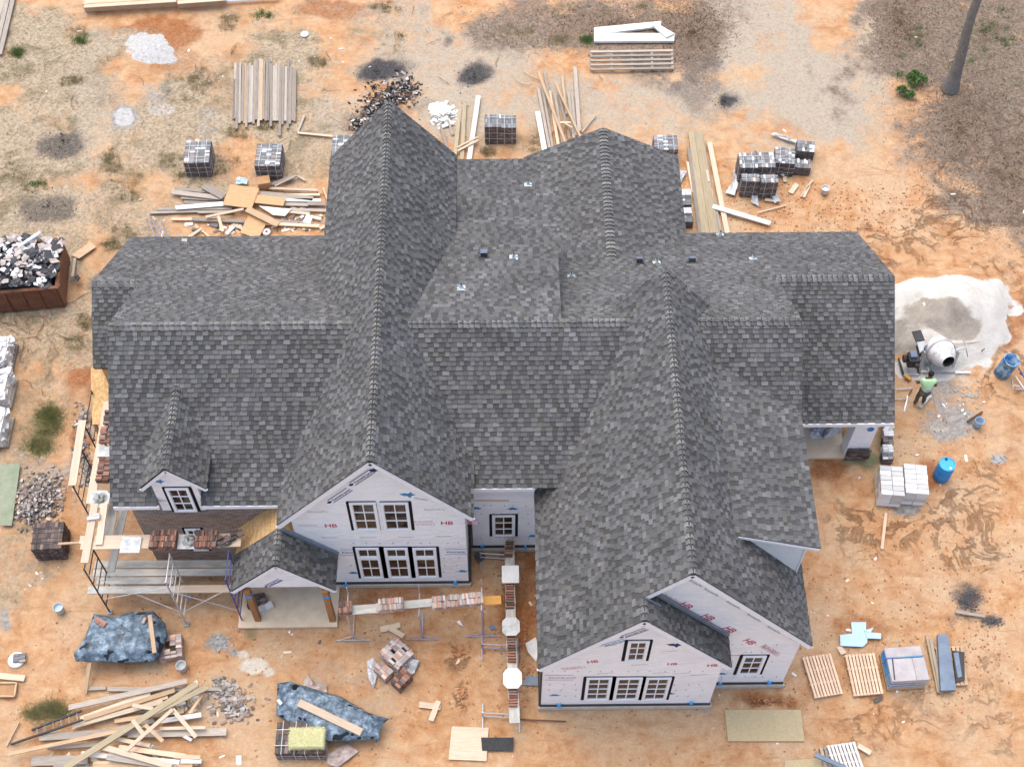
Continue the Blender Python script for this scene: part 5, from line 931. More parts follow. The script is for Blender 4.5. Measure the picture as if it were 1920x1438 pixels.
# crumpled film and sheets
def crumple(pts, z, amp, mt, label, name='plastic_film', cat='film', res=14):
    P = [V(x, y, z) for x, y in pts]; c = sum(P, Vector())/len(P); mb = MB(); n = len(P); per = 8; ring = []
    for k in range(n):
        for i in range(per): ring.append(P[k].lerp(P[(k+1) % n], i/per))
    m_ = len(ring); vs = []
    for r_ in range(res+1):
        for k in range(m_):
            q_ = c.lerp(ring[k], r_/res); vs.append((q_.x+random.uniform(-1, 1)*.015, q_.y+random.uniform(-1, 1)*.015, max(.012, z+amp*(float(fbm(np.array(q_.x), np.array(q_.y), 5, 3))-.35)*2*(1-.6*(r_/res)**3))))
    mb.add(vs, [(r_*m_+k, r_*m_+(k+1) % m_, (r_+1)*m_+(k+1) % m_, (r_+1)*m_+k) for r_ in range(res) for k in range(m_)])
    o = mb.build(name, mt, None, smooth=True, label=label, cat=cat); sd_ = o.modifiers.new('film', 'SOLIDIFY'); sd_.thickness = .006; return o
crumple([(614, 1414), (650, 1392), (672, 1408), (632, 1440), (612, 1430)], .06, .12, 'film_brown', 'crumpled brownish film below the second tarpaulin'); crumple([(566, 1284), (578, 1262), (584, 1278), (612, 1282), (614, 1298), (580, 1296)], .06, .1, 'film_brown', 'crumpled film at the back of the second tarpaulin'); crumple([(688, 1240), (700, 1232), (712, 1250), (700, 1290), (690, 1270)], .06, .12, 'film', 'torn clear film beside the tilted brick stack'); crumple([(742, 1252), (766, 1234), (788, 1238), (776, 1262), (752, 1266)], .08, .2, 'film', 'bunched clear film over the dark red bricks')
for (pts, lb) in (([(1376, 320), (1384, 300), (1386, 340), (1378, 368), (1358, 362), (1374, 352)], 'loose film hanging left of the clustered brick stacks'), ([(1412, 350), (1420, 340), (1422, 388), (1408, 380)], 'loose film strip between the front brick stacks'), ([(1450, 355), (1464, 378), (1452, 382), (1446, 370)], 'loose film right of the front brick stacks'), ([(1444, 254), (1450, 250), (1494, 264), (1492, 270)], 'loose film trailing behind the leaning brick stack'), ([(1454, 324), (1478, 322), (1490, 302), (1484, 320), (1468, 332)], 'loose film at the foot of the leaning brick stack'), ([(1270, 318), (1288, 322), (1276, 345)], 'film scrap beside the rear right gable')): crumple(pts, .08, .15, 'film', lb, res=8)
crumple([(1512, 806), (1540, 797), (1580, 800), (1576, 812), (1548, 824), (1516, 822)], .55, .3, 'film', 'film-wrapped pallet under the right porch roof', 'wrapped_pallet', 'pallet')
crumple([(443, 337), (449, 332), (464, 336), (463, 346), (442, 345)], .10, .14, 'foam_blue', 'white and green cement bag behind the left wing lumber', 'cement_bag', 'bag', 8)
# ---------------------------------------------------------------- rubbish container
A_, B0 = V(125, 577), V(0, 588); d = (B0-A_).normalized(); bk = Vector((-d.y, d.x, 0)); bk = bk if bk.y > 0 else -bk; Lc, Wc, Hc = 5.6, 2.35, 1.22
ct = thing('rubbish_container', 'rust-brown rubbish container heaped with waste at the left edge', 'container', A_+d*(Lc/2)+bk*(Wc/2))
def cbox(mb, u0, u1, v0, v1, z0, z1):
    P = [A_+d*u+bk*v_ for u, v_ in ((u0, v0), (u1, v0), (u1, v1), (u0, v1))]; mb.hexa([p+Vector((0, 0, z0)) for p in P], [p+Vector((0, 0, z1)) for p in P])
mb = MB(); cbox(mb, 0, Lc, 0, .06, .1, Hc); cbox(mb, 0, Lc, Wc-.06, Wc, .1, Hc); cbox(mb, 0, .06, .06, Wc-.06, .1, Hc); cbox(mb, Lc-.06, Lc, .06, Wc-.06, .1, Hc); cbox(mb, .06, Lc-.06, .06, Wc-.06, .1, .16); mb.build('body', 'rust', ct)
mb = MB(); cbox(mb, -.05, Lc+.05, -.05, .09, Hc, Hc+.07); cbox(mb, -.05, Lc+.05, Wc-.09, Wc+.05, Hc, Hc+.07); cbox(mb, -.05, .09, .09, Wc-.09, Hc, Hc+.07); mb.build('rim', 'rust', ct)
for k in range(9): mb = MB(); cbox(mb, .1+k*.62, .17+k*.62, -.05, .0, .1, Hc); mb.build('rib', 'rust', ct)
mb = MB(); cbox(mb, 0, Lc, .1, .3, 0, .1); cbox(mb, 0, Lc, Wc-.3, Wc-.1, 0, .1); mb.build('skid', 'rust', ct)
def heap(u_, v_): return 1.22+.42*math.sin(math.pi*min(1, max(0, u_/Lc)))*.9+.3*math.sin(math.pi*v_/Wc)
for mt_, n_, s0, s1, lb in (('rubbish_dark', 260, .12, .5, 'black roofing waste in the rubbish container'), ('rubbish_pale', 300, .10, .42, 'pale crumpled paper waste in the rubbish container'), ('rubbish_white', 240, .08, .34, 'white packaging waste in the rubbish container')):
    mb = MB()
    for k in range(n_):
        u_, v_ = random.uniform(-.04, Lc-.1), random.uniform(.1, Wc+.12); q_ = A_+d*u_+bk*v_; z = heap(u_, v_)+random.uniform(-.12, .1)
        nn_ = 5; c_ = Vector((q_.x, q_.y, z)); ra = random.uniform(s0, s1)*.5; a0 = random.random()*6; tl = Vector((random.uniform(-.4, .4), random.uniform(-.4, .4), 0))
        pts = [c_+Vector((math.cos(a0+i*1.2566)*ra*random.uniform(.5, 1.2), math.sin(a0+i*1.2566)*ra*random.uniform(.5, 1.2), 0)) for i in range(5)]
        pts = [Vector((p_.x, p_.y, p_.z+(p_-c_).dot(tl)+random.uniform(-.04, .04))) for p_ in pts]; ci = c_+Vector((0, 0, random.uniform(-.02, .08)))
        mb.add(pts+[ci]+[p_-Vector((0, 0, .02)) for p_ in pts], [(i, (i+1) % 5, 5) for i in range(5)]+[(i, 6+i, 6+(i+1) % 5, (i+1) % 5) for i in range(5)])
    mb.build('rubbish_heap', mt_, None, label=lb, cat='rubbish', kind='stuff')
mb = MB(); cbox(mb, .3, Lc-.2, .3, Wc-.3, .3, 1.12); mb.build('rubbish_heap', 'rubbish_dark', None, label='packed dark waste filling the rubbish container', cat='rubbish', kind='stuff')
for (pts, z, lb) in (([(76, 473), (84, 472), (89, 487), (80, 489)], 1.55, 'left white carton panel on the rubbish heap'), ([(83, 466), (95, 464), (101, 484), (89, 487)], 1.58, 'middle white carton panel on the rubbish heap'), ([(97, 467), (104, 466), (110, 481), (102, 483)], 1.55, 'right white carton panel on the rubbish heap'), ([(15, 510), (28, 503), (32, 511), (18, 515)], 1.5, 'white box lid at the left of the rubbish heap')): sheet(pts, z, .06, 'rubbish_white', lb, 'carton', 'carton_panel', 'white cartons on the rubbish')
MB().tube(V(25, 470, 1.6), V(76, 436, 1.75), .07, 10).build('white_pipe', 'white_paint', None, label='white plastic pipe lying over the rubbish heap', cat='pipe')
# ---------------------------------------------------------------- sand heap tools, mixer, drums, buckets
def drum(px, py, R_, H, label, mt, top=None, open_=False, tilt=0, name='drum', cat='drum', liquid=None, taper=1.0):
    p = V(px, py); t_ = thing(name, label, cat, p); M = Matrix.Translation(p) @ Matrix.Rotation(tilt, 4, 'Y'); b_ = R_*taper
    if open_:
        prof = [(0, .01), (b_, 0), (b_+(R_-b_)*.5, H*.5), (R_, H), (R_*1.04, H), (R_*1.04, H-.03), (R_*1.04, H+.005), (R_*.94, H+.005), (R_*.92, H-.02), (b_*.9, .04), (0, .04)]
        MB().lathe(prof, M, 28).build('body', mt, t_, smooth=True)
        if liquid: MB().lathe([(0, H*.62), (R_*.90, H*.62)], M, 24).build('contents', liquid, t_)
    else:
        prof = [(0, .005), (R_*.95, 0), (R_, .04), (R_, H*.30), (R_*1.03, H*.33), (R_, H*.36), (R_, H*.64), (R_*1.03, H*.67), (R_, H*.70), (R_, H-.05), (R_*.97, H), (R_*.9, H), (R_*.88, H-.03), (0, H-.025)]
        MB().lathe(prof[:11], M, 28).build('body', mt, t_, smooth=True); MB().lathe(prof[10:], M, 28).build('lid', top or mt, t_)
        for a_, m_ in ((1.6, 'ink_navy'), (-1.2, 'white_paint')): MB().lathe([(0, H+.02), (.045, H+.02), (.045, H-.03)], M @ Matrix.Translation((math.cos(a_)*R_*.66, math.sin(a_)*R_*.66, 0)), 10).build('bung', m_, t_)
    return t_
drum(1764, 893, .29, .88, 'closed blue drum standing right of the white blocks', 'plastic_blue', 'plastic_cyan')
drum(1878, 700, .29, .90, 'open worn blue barrel at the right of the sand heap', 'plastic_blue_worn', open_=True, tilt=.12, name='barrel', cat='barrel')
def bucket(px, py, lb, mt='bucket_grey', liq='mortar', R_=.16, H=.36):
    t_ = drum(px, py, R_, H, lb, mt, open_=True, name='bucket', cat='bucket', liquid=liq, taper=.84); p = V(px, py); mb = MB()
    pts = [p+Vector((math.cos(a_)*R_*1.05, -.05-math.sin(a_)*.10, H-.02-math.sin(a_)*.10)) for a_ in np.linspace(0, math.pi, 9)]
    for a_, b_ in zip(pts, pts[1:]): mb.tube(a_, b_, .006, 5)
    mb.build('handle', 'metal_light', t_); return t_
bucket(114, 1146, 'grey bucket of water on the clay by the left scaffold', liq='foam_blue'); bucket(343, 1254, 'grey bucket at the corner of the first tarpaulin'); bucket(1832, 798, 'blue bucket on the grey mortar spill', 'bucket_blue', 'metal_slate'); 
# concrete mixer
p = V(1757, 694); mxr = thing('concrete_mixer', 'white tilting concrete mixer with black engine beside the sand', 'mixer', p)
ax = Vector((.22, -.93, .30)).normalized(); cM = (p+Vector((-.05, .28, .82))); q_ = ax.to_track_quat('Z', 'Y').to_matrix().to_4x4(); M = Matrix.Translation(cM) @ q_
MB().lathe([(0, -.50), (.30, -.50), (.44, -.34), (.50, -.10), (.50, .12), (.44, .30), (.29, .58), (.25, .62), (.25, .64), (.235, .64)], M, 32).build('drum', 'mixer_paint', mxr, smooth=True)
MB().lathe([(.235, .64), (.24, .58), (.38, .28), (.40, -.2), (0, -.4)], M, 32).build('drum_inside', 'rubbish_dark', mxr, smooth=True)
MB().lathe([(.505, -.05), (.535, -.05), (.535, .02), (.505, .02)], M, 32).build('ring_gear', 'metal_light', mxr)
for k in range(3): a_ = k*2.1; MB().beam(M @ Vector((math.cos(a_)*.25, math.sin(a_)*.25, .5)), M @ Vector((math.cos(a_+.5)*.36, math.sin(a_+.5)*.36, .1)), .12, .02).build('paddle', 'metal_grey', mxr)
for s_ in (-1, 1):
    b_ = p+Vector((s_*.62, .25, 0)); MB().beam(b_+Vector((0, -.1, .02)), b_+Vector((0, 0, .85)), .08, .08).build('leg', 'metal_light', mxr); MB().beam(b_+Vector((0, .5, .02)), b_+Vector((0, 0, .80)), .06, .06).build('leg', 'metal_light', mxr); MB().tube(b_+Vector((0, 0, .82)), cM+Vector((s_*.45, 0, 0)), .05, 10).build('trunnion', 'metal_grey', mxr)
MB().beam(p+Vector((-.65, -.1, .05)), p+Vector((.65, -.1, .05)), .07, .07).build('base_beam', 'metal_light', mxr); MB().beam(p+Vector((.62, -.15, .06)), p+Vector((1.2, -.15, .06)), .07, .05).build('tow_bar', 'white_paint', mxr)
eng = p+Vector((-1.02, .1, 0)); o = MB().box(eng+Vector((0, 0, .55)), (.42, .46, .46)).build('engine', 'metal_dark', mxr); bevel(o, .06, 2)
MB().box(eng+Vector((-.05, .02, .84)), (.24, .26, .14)).build('fuel_tank', 'metal_slate', mxr); MB().tube(eng+Vector((.08, -.2, .6)), eng+Vector((.08, -.36, .6)), .09, 12).build('exhaust', 'metal_dark', mxr); MB().lathe([(0, 0), (.15, 0), (.15, .08), (0, .08)], Matrix.Translation(eng+Vector((-.26, .05, .55))) @ Matrix.Rotation(-math.pi/2, 4, 'Y'), 16).build('recoil_starter', 'metal_dark', mxr)
for a_, b_ in (((-.28, -.33, .06), (.3, -.33, .06)), ((-.28, -.33, .06), (-.34, .4, .06)), ((.3, -.33, .06), (.3, .4, .06))): MB().beam(eng+Vector(a_), eng+Vector(b_), .06, .06).build('engine_rail', 'metal_light' if a_[0] != b_[0] and abs(a_[0]-b_[0]) > .2 else 'metal_dark', mxr)
MB().plate([eng+Vector(v_) for v_ in ((.10, .50, 1.0), (.42, .56, 1.02), (.34, .98, 1.05), (.0, .92, 1.05))], .05).build('engine_hood', 'metal_dark', mxr); MB().plate([eng+Vector(v_) for v_ in ((.12, .48, 1.01), (.40, .50, 1.01), (.34, .22, .9), (.2, .1, .85))], .04).build('guard_plate', 'bucket_grey', mxr); MB().plate([eng+Vector(v_) for v_ in ((.40, .12, .86), (.72, .22, .92), (.70, .42, .98), (.42, .36, .96))], .2).build('belt_guard', 'metal_slate', mxr)
whM = Matrix.Translation(p+Vector((.86, .36, .95))) @ Matrix.Rotation(math.pi/2-.35, 4, 'Y'); mb = MB()
for k in range(24): a_, b_ = 2*math.pi*k/24, 2*math.pi*(k+1)/24; mb.tube(whM @ Vector((.34*math.cos(a_), .34*math.sin(a_), 0)), whM @ Vector((.34*math.cos(b_), .34*math.sin(b_), 0)), .016, 6, cap=False)
for k in range(3): a_ = k*2.094; mb.tube(whM @ Vector((0, 0, 0)), whM @ Vector((.34*math.cos(a_), .34*math.sin(a_), 0)), .014, 6)
mb.build('tilt_wheel', 'metal_light', mxr); MB().tube(p+Vector((.5, .3, .86)), p+Vector((.88, .36, .95)), .03, 8).build('wheel_shaft', 'metal_light', mxr)
for s_ in (-.62, .62): MB().lathe([(.06, -.06), (.2, -.07), (.24, -.03), (.24, .03), (.2, .07), (.06, .06)], Matrix.Translation(p+Vector((s_, .72, .24))) @ Matrix.Rotation(math.pi/2, 4, 'Y'), 20).build('tyre', 'rubbish_dark', mxr, smooth=True)
# worker: standing with a slight stoop, back to the camera
def skinned(name, joints, edges, root, mt, parent, lv=2):
    me = bpy.data.meshes.new(name); off = WL[parent.name]; ks = list(joints); me.from_pydata([Vector(joints[k][0])+pw-off for k in ks], [(ks.index(a_), ks.index(b_)) for a_, b_ in edges], []); me.materials.append(MATS[mt])
    o = link(name, me, parent); WL[o.name] = off; s_ = o.modifiers.new('skin', 'SKIN'); s_.use_smooth_shade = True
    for k, v_ in zip(ks, me.skin_vertices[0].data):
        r_ = joints[k][1]; v_.radius = r_ if isinstance(r_, tuple) else (r_, r_); v_.use_root = (k == root)
    ss = o.modifiers.new('sub', 'SUBSURF'); ss.levels = ss.render_levels = lv; return o
pw = V(1722, 759); man = thing('person', 'worker in lime green T-shirt with back turned below the mixer', 'person', pw)
J = {'pel': ((0, 0, .92), (.15, .12)), 'ab': ((.02, .05, 1.10), (.15, .115)), 'ch': ((.04, .12, 1.30), (.18, .13)), 'nk': ((.06, .20, 1.46), .06), 'hd0': ((.08, .25, 1.53), .075), 'hd1': ((.09, .28, 1.60), (.085, .10)), 'hd2': ((.09, .29, 1.68), (.075, .09)),
     'sL': ((-.17, .14, 1.40), .075), 'eL': ((-.30, .20, 1.16), .05), 'wL': ((-.22, .38, .98), .035), 'sR': ((.25, .14, 1.40), .075), 'eR': ((.36, .08, 1.14), .05), 'wR': ((.34, .24, .93), .035),
     'hL': ((-.10, .01, .86), .10), 'kL': ((-.13, .07, .48), .07), 'aL': ((-.14, -.02, .10), .048), 'tL': ((-.15, .14, .04), .045), 'hR': ((.10, .01, .86), .10), 'kR': ((.14, .10, .48), .07), 'aR': ((.15, .02, .10), .048), 'tR': ((.16, .18, .04), .045)}
Ed = [('pel', 'ab'), ('ab', 'ch'), ('ch', 'nk'), ('nk', 'hd0'), ('hd0', 'hd1'), ('hd1', 'hd2'), ('ch', 'sL'), ('sL', 'eL'), ('eL', 'wL'), ('ch', 'sR'), ('sR', 'eR'), ('eR', 'wR'), ('pel', 'hL'), ('hL', 'kL'), ('kL', 'aL'), ('aL', 'tL'), ('pel', 'hR'), ('hR', 'kR'), ('kR', 'aR'), ('aR', 'tR')]
skinned('body', J, Ed, 'pel', 'skin', man)
sub = lambda ks, g_: {k: (J[k][0], tuple(np.array(J[k][1])*np.ones(2)*g_)) for k in ks}
T = sub(('pel', 'ab', 'ch', 'sL', 'sR'), 1.3); T['n0'] = ((.055, .175, 1.44), (.13, .11)); T['ch'] = ((.04, .10, 1.32), (.245, .175)); T['uL'] = ((-.245, .175, 1.27), (.078, .078)); T['uR'] = ((.315, .11, 1.26), (.078, .078)); T['pel'] = ((0, 0, .90), (.19, .155))
skinned('shirt', T, [('pel', 'ab'), ('ab', 'ch'), ('ch', 'n0'), ('ch', 'sL'), ('sL', 'uL'), ('ch', 'sR'), ('sR', 'uR')], 'pel', 'shirt', man)
T = sub(('hL', 'kL', 'hR', 'kR'), 1.15); T['pel'] = ((0, 0, .91), (.155, .125)); T['aL'] = ((-.14, -.01, .14), (.075, .075)); T['aR'] = ((.15, .03, .14), (.075, .075))
skinned('trousers', T, [('pel', 'hL'), ('hL', 'kL'), ('kL', 'aL'), ('pel', 'hR'), ('hR', 'kR'), ('kR', 'aR')], 'pel', 'trousers', man)
MB().lathe([(0, .115), (.05, .105), (.09, .07), (.105, .02), (.10, -.04), (.08, -.08)], Matrix.Translation(pw+Vector((.09, .27, 1.645))) @ Matrix.Rotation(-.2, 4, 'X'), 20).build('hair', 'hair', man, smooth=True)
for s_, w_ in ((-1, J['wL'][0]), (1, J['wR'][0])):
    w_ = Vector(w_); hj = {'w': (w_, .032), 'p': (w_+Vector((.01*s_, .05, -.05)), (.042, .022))}; he = [('w', 'p')]
    for k in range(4): b_ = w_+Vector((-.03+.02*k, .085, -.085+.004*k)); hj[f'a{k}'] = (b_, .010); hj[f'b{k}'] = (b_+Vector((0, .02, -.035-.006*(k in (1, 2)))), .009); hj[f'c{k}'] = (b_+Vector((0, .0, -.06)), .008); he += [('p', f'a{k}'), (f'a{k}', f'b{k}'), (f'b{k}', f'c{k}')]
    hj['t0'] = (w_+Vector((-.04*s_, .05, -.05)), .011); hj['t1'] = (w_+Vector((-.055*s_, .08, -.075)), .010); he += [('w', 't0'), ('t0', 't1')]
    skinned('hand', hj, he, 'w', 'skin', man, 1)
# print on the shirt back
for k, (s, m_) in enumerate((((-.085, .085, -.05, .05), 'foam_blue'), ((-.05, .06, -.11, -.06), 'ink_pink'))):
    a_ = pw+Vector((.03, -.125-.002*k, 1.22)); MB().box(a_+Vector(((s[0]+s[1])/2, -.002, (s[2]+s[3])/2)), (s[1]-s[0], .012, s[3]-s[2])).build('shirt_print', m_, man)
h0 = pw+Vector(J['wR'][0])+Vector((0, .07, -.10)); MB().tube(h0+Vector((-.15, .55, .35)), h0+Vector((.22, -.75, -.75)), .018, 8).build('hoe', 'wood_grey', None, label='wooden hoe handle held by the worker', cat='hoe'); 
sheet([(1722, 762), (1728, 752), (1742, 738), (1747, 742), (1736, 756), (1728, 765)], .06, .03, 'plank_dirty', 'short grey mixing board at the feet of the worker', 'board', 'mixing_board')
t_ = thing('shovel', 'long-handled square shovel lying on the sand right of the mixer', 'shovel', V(1786, 645, .4)); MB().tube(V(1786, 645, .55), V(1846, 640, .3), .018, 8).build('shaft', 'wood', t_); MB().plate([V(x, y, .56) for x, y in ((1775, 640), (1784, 638), (1787, 647), (1777, 650))], .02).build('blade', 'bucket_grey', t_)
MB().tube(V(1838, 660, .05), V(1846, 654, .4), .02, 8).build('steel_bar', 'metal_dark', None, label='short dark bar standing in the pale sand', cat='bar'); pboard(1870, 630, 1892, 610, .08, .06, .04, 'wood_grey', 'grey stick at the right edge of the sand heap')
for (a_, b_, c_, d, lb, m_, r_) in ((1695, 772, 1702, 742, 'white pipe standing below the roof corner near the worker', 'white_paint', .03), (1680, 730, 1712, 728, 'thin steel pipe left of the worker', 'metal_light', .025), (1697, 752, 1711, 729, 'rusty rod left of the worker', 'rust', .02), (1678, 748, 1698, 748, 'thin wooden pole by the right porch roof', 'metal_light', .02), (1814, 790, 1842, 772, 'rusty pipe beside the blue bucket', 'rust', .04)): MB().tube(V(a_, b_, .05), V(c_, d, .05), r_, 8).build('pipe', m_, None, label=lb, cat='pipe')
o = MB().box(V(1702, 708, .08), (.28, .14, .14), -.8).build('fuel_can', 'board_orange', None, label='small yellow fuel can left of the worker', cat='can'); bevel(o, .03, 2)
t_ = thing('tool_rack', 'blue and grey welded tool rack at the right edge below the barrel', 'rack', V(1905, 715))
for (a_, b_, c_, d, z0, z1, m_) in ((1900, 722, 1922, 728, .3, .3, 'metal_light'), (1904, 705, 1925, 735, .4, .4, 'metal_light'), (1910, 690, 1930, 725, .5, .5, 'metal_blue'), (1898, 712, 1900, 728, .0, .6, 'metal_light'), (1912, 700, 1930, 712, .3, .5, 'metal_blue'), (1905, 730, 1925, 729, .05, .05, 'metal_light')): MB().tube(V(a_, b_, z0), V(c_, d, z1), .025, 8).build('rail', m_, t_)
# ---------------------------------------------------------------- pallets
def pallet(corners, z, label, mt='wood_pink', n=8, dirs=0):
    TL, TR, BR, BL = [V(x, y, z+.11) for x, y in corners]; t_ = thing('pallet', label, 'pallet', (TL+BR)/2-Vector((0, 0, .11)), 'empty wooden pallets')
    for k in range(n): s_ = (k+.5)/n; MB().beam(TL.lerp(TR, s_)+Vector((0, 0, .02)), BL.lerp(BR, s_)+Vector((0, 0, .02)), (TR-TL).length/n*.70, .025).build('slat', mt, t_)
    for k in (0.03, .34, .66, .97): MB().beam(TL.lerp(BL, k)-Vector((0, 0, .045)), TR.lerp(BR, k)-Vector((0, 0, .045)), .05, .09).build('stringer', mt, t_)
    return t_
pallet([(1503, 1232), (1558, 1225), (1581, 1300), (1527, 1309)], 0, 'left empty pallet right of the garage front', n=9); pallet([(1583, 1228), (1640, 1224), (1657, 1300), (1600, 1305)], 0, 'right empty pallet beside the wrapped shingle bundles', n=9)
pallet([(1535, 1402), (1600, 1396), (1616, 1450), (1548, 1455)], 0, 'dark lower pallet at the bottom edge', 'wood_grey'); pallet([(1549, 1398), (1603, 1390), (1622, 1444), (1566, 1450)], .16, 'whitened upper pallet at the bottom edge', 'wood_white')
pboard(1527, 1415, 1585, 1440, .40, .14, .08, 'metal_slate', 'slate metal profile across the bottom edge pallets', None, 'metal', 'metal_profile'); pboard(1608, 1398, 1632, 1412, .05, .16, .06, 'wood_pale', 'short pale board right of the bottom edge pallets')
# shingle bundles on a pallet
p = V(1695, 1294); sb = thing('shingle_pallet', 'pallet of stacked wrapped shingle bundles right of the empty pallets', 'pallet', p+Vector((0, .6, 0))); M = Matrix.Translation(p+Vector((.02, .62, 0))) @ Matrix.Rotation(.05, 4, 'Z')
MB().box((0, 0, .07), (1.22, 1.2, .14), M=M).build('pallet_base', 'wood', sb)
for k in range(6):
    for j, (x, y, w_, d_) in enumerate(((-.2, -.18, .80, .76), (.42, -.18, .40, .76), (-.02, .40, 1.18, .36)) if k % 2 else ((.0, -.40, 1.18, .36), (-.2, .18, .80, .76), (.42, .18, .40, .76))):
        o = MB().box((x+random.uniform(-.01, .01), y, .19+k*.095), (w_, d_, .085), random.uniform(-.01, .01), M=M).build('bundle', 'shingle_stack' if k == 5 else 'wrap_print_blue' if (k+j) % 2 else 'shingle_stack', sb); bevel(o, .015, 1)
for a_, b_ in (((-.62, .22), (.62, .24)), ((-.5, -.5), (-.42, .2))): MB().beam(M @ Vector((*a_, .715)), M @ Vector((*b_, .715)), .04, .008).build('strap', 'wrap_print_blue' if a_[0] < -.6 else 'metal_dark', sb)
# flashing coils and trim on a pallet
pallet([(1752, 1212), (1806, 1210), (1815, 1284), (1762, 1286)], 0, 'pallet under the slate metal trim at the right', 'wood', 7)
def trimset(pts, z, h, mt, lb): return MB().plate([V(x, y, z) for x, y in pts], h).build('metal_trim', mt, None, label=lb, cat='metal trim', group='metal trim on the right pallet')
trimset([(1758, 1189), (1777, 1188), (1793, 1293), (1764, 1294)], .32, .16, 'metal_slate', 'long slate metal trim piece on the right pallet'); trimset([(1786, 1219), (1808, 1222), (1809, 1274), (1793, 1278)], .24, .06, 'metal_dark', 'short black metal trim piece on the right pallet'); trimset([(1788, 1224), (1797, 1222), (1804, 1268), (1796, 1270)], .27, .03, 'metal_slate', 'narrow slate trim strip on the black piece')
pboard(1738, 1192, 1760, 1298, .05, .12, .05, 'wood_olive', 'left of two long boards beside the metal trim', 'boards beside the metal trim'); pboard(1745, 1200, 1764, 1300, .10, .10, .05, 'wood_grey', 'right of two long boards beside the metal trim', 'boards beside the metal trim')
for pts, z, lb in (([(1596, 1166), (1624, 1166), (1624, 1188), (1598, 1188)], .05, 'square pale blue foam piece behind the pallets'), ([(1575, 1190), (1627, 1184), (1626, 1204), (1618, 1212), (1576, 1210)], .09, 'long pale blue foam piece behind the pallets'), ([(1622, 1184), (1652, 1187), (1652, 1197), (1626, 1196)], .12, 'narrow pale blue foam strip behind the pallets'), ([(1620, 1182), (1638, 1176), (1632, 1186)], .14, 'torn tip of pale blue foam behind the pallets')): sheet(pts, z, .04, 'foam_blue', lb, 'foam', 'foam_piece', 'pale blue foam offcuts')
sheet([(1568, 1212), (1578, 1211), (1588, 1223), (1577, 1227)], .03, .02, 'wood_pale', 'small plywood square between foam and pallets'); sheet([(1638, 1309), (1654, 1305), (1656, 1311), (1641, 1317)], .03, .02, 'rubbish_dark', 'small black tile below the right empty pallet', 'tile', 'tile'); pboard(1791, 1147, 1846, 1156, .06, .1, .05, 'wood_grey', 'charred grey stick on the ash patch at right')
# lids, ladder, braces and small pieces
p = V(31, 1237); MB().lathe([(0, .05), (.26, .05), (.28, 0)], Matrix.Translation(p), 24).build('mortar_tray', 'board_white', None, label='white mortar tray with dark bricks at the left edge', cat='tray'); stack(37, 1234, .06, 2, 3, 1, 'brick_grey', 'dark bricks lying on the white mortar tray', .1, skip=0, group='bricks on the lid')
t_ = thing('wooden_tray', 'shallow wooden tray at the left edge below the white one', 'tray', V(12, 1304)); P = [V(x, y, .05) for x, y in ((-10, 1281), (32, 1281), (28, 1306), (-10, 1306))]; MB().plate(P, .04).build('base', 'cardboard', t_)
for a_, b_ in zip(P, P[1:]+P[:1]): MB().beam(a_+Vector((0, 0, .03)), b_+Vector((0, 0, .03)), .05, .10).build('edge', 'wood', t_)
t_ = thing('ladder', 'old metal ladder leaning on the lower left lumber pile', 'ladder', V(22, 1394)); r1a, r1b, r2a, r2b = V(60, 1368, .05), V(153, 1332, .35), V(20, 1395, .05), V(155, 1349, .4)
for a_, b_ in ((r1a, r1b), (r2a, r2b)): MB().beam(a_, b_, .05, .08).build('rail', 'metal_dark', t_)
for k in range(6): s_ = .1+.16*k; MB().tube(r1a.lerp(r1b, s_), r2a.lerp(r2b, .30+s_*.7), .02, 6).build('rung', 'metal_grey', t_)
for k in range(4): MB().tube(V(276+9*k, 406+3*k, .5), V(292+8*k, 449, .05), .022, 6).build('scaffold_brace', 'metal_purple', None, label=('leftmost', 'second', 'third', 'rightmost')[k]+' purple scaffold brace propped behind the left wing eave', cat='brace', group='purple braces behind the left wing')
MB().lathe([(0, .03), (.17, .03), (.18, 0)], Matrix.Translation(V(571, 65)), 20).build('round_disc', 'rubbish_white', None, label='round white lid lying in the straw near the top edge', cat='disc')
p = V(500, 436); MB().lathe([(.05, .06), (.16, .06), (.17, 0), (.05, 0), (.05, .06)], Matrix.Translation(p), 20).build('tape_roll', 'rubbish_white', None, label='white ring beside the wavy plywood piece', cat='ring')
bucket(1545, 362, 'white bucket right of the brick yard', 'rubbish_white', 'rubbish_white', .16, .3)
# ---------------------------------------------------------------- rubble, ash heaps, small scatter
def scatter(name, n, areas, sizes, mt, label, cat, zmax=.1, flat=.35, elong=1.0, on_ground=True):
    mb = MB(); 
    for k in range(n):
        cx_, cy_, rx, ry = random.choice(areas); a_ = random.random()*6.283; r_ = math.sqrt(random.random()) if n > 3000 else min(1.25, abs(random.gauss(0, .52))); p = V(cx_+math.cos(a_)*r_*rx, cy_+math.sin(a_)*r_*ry)
        s_ = random.uniform(*sizes); z = float(ground_height(np.array(p.x), np.array(p.y)))+random.random()**2*zmax*max(0, 1-r_*.8)
        M = Matrix.Translation((p.x, p.y, z)) @ Matrix.Rotation(random.random()*3.14, 4, 'Z') @ Matrix.Rotation(random.uniform(-.4, .4), 4, 'X') @ Matrix.Rotation(random.uniform(-.4, .4), 4, 'Y')
        mb.box((0, 0, s_*flat/2), (s_*elong*random.uniform(.7, 1.3), s_*random.uniform(.5, .9), s_*flat), M=M)
    me = bpy.data.meshes.new(name); me.from_pydata(mb.v, [], mb.f); me.materials.append(MATS[mt]); me.update(); return tag(link(name, me), label, cat, None, 'stuff')
scatter('brick_rubble', 1500, [(75, 935, 52, 52), (80, 925, 38, 38), (60, 960, 40, 30)], (.03, .13), 'rubble', 'grey heap of brick rubble beside the left scaffold', 'rubble', .35, .4)
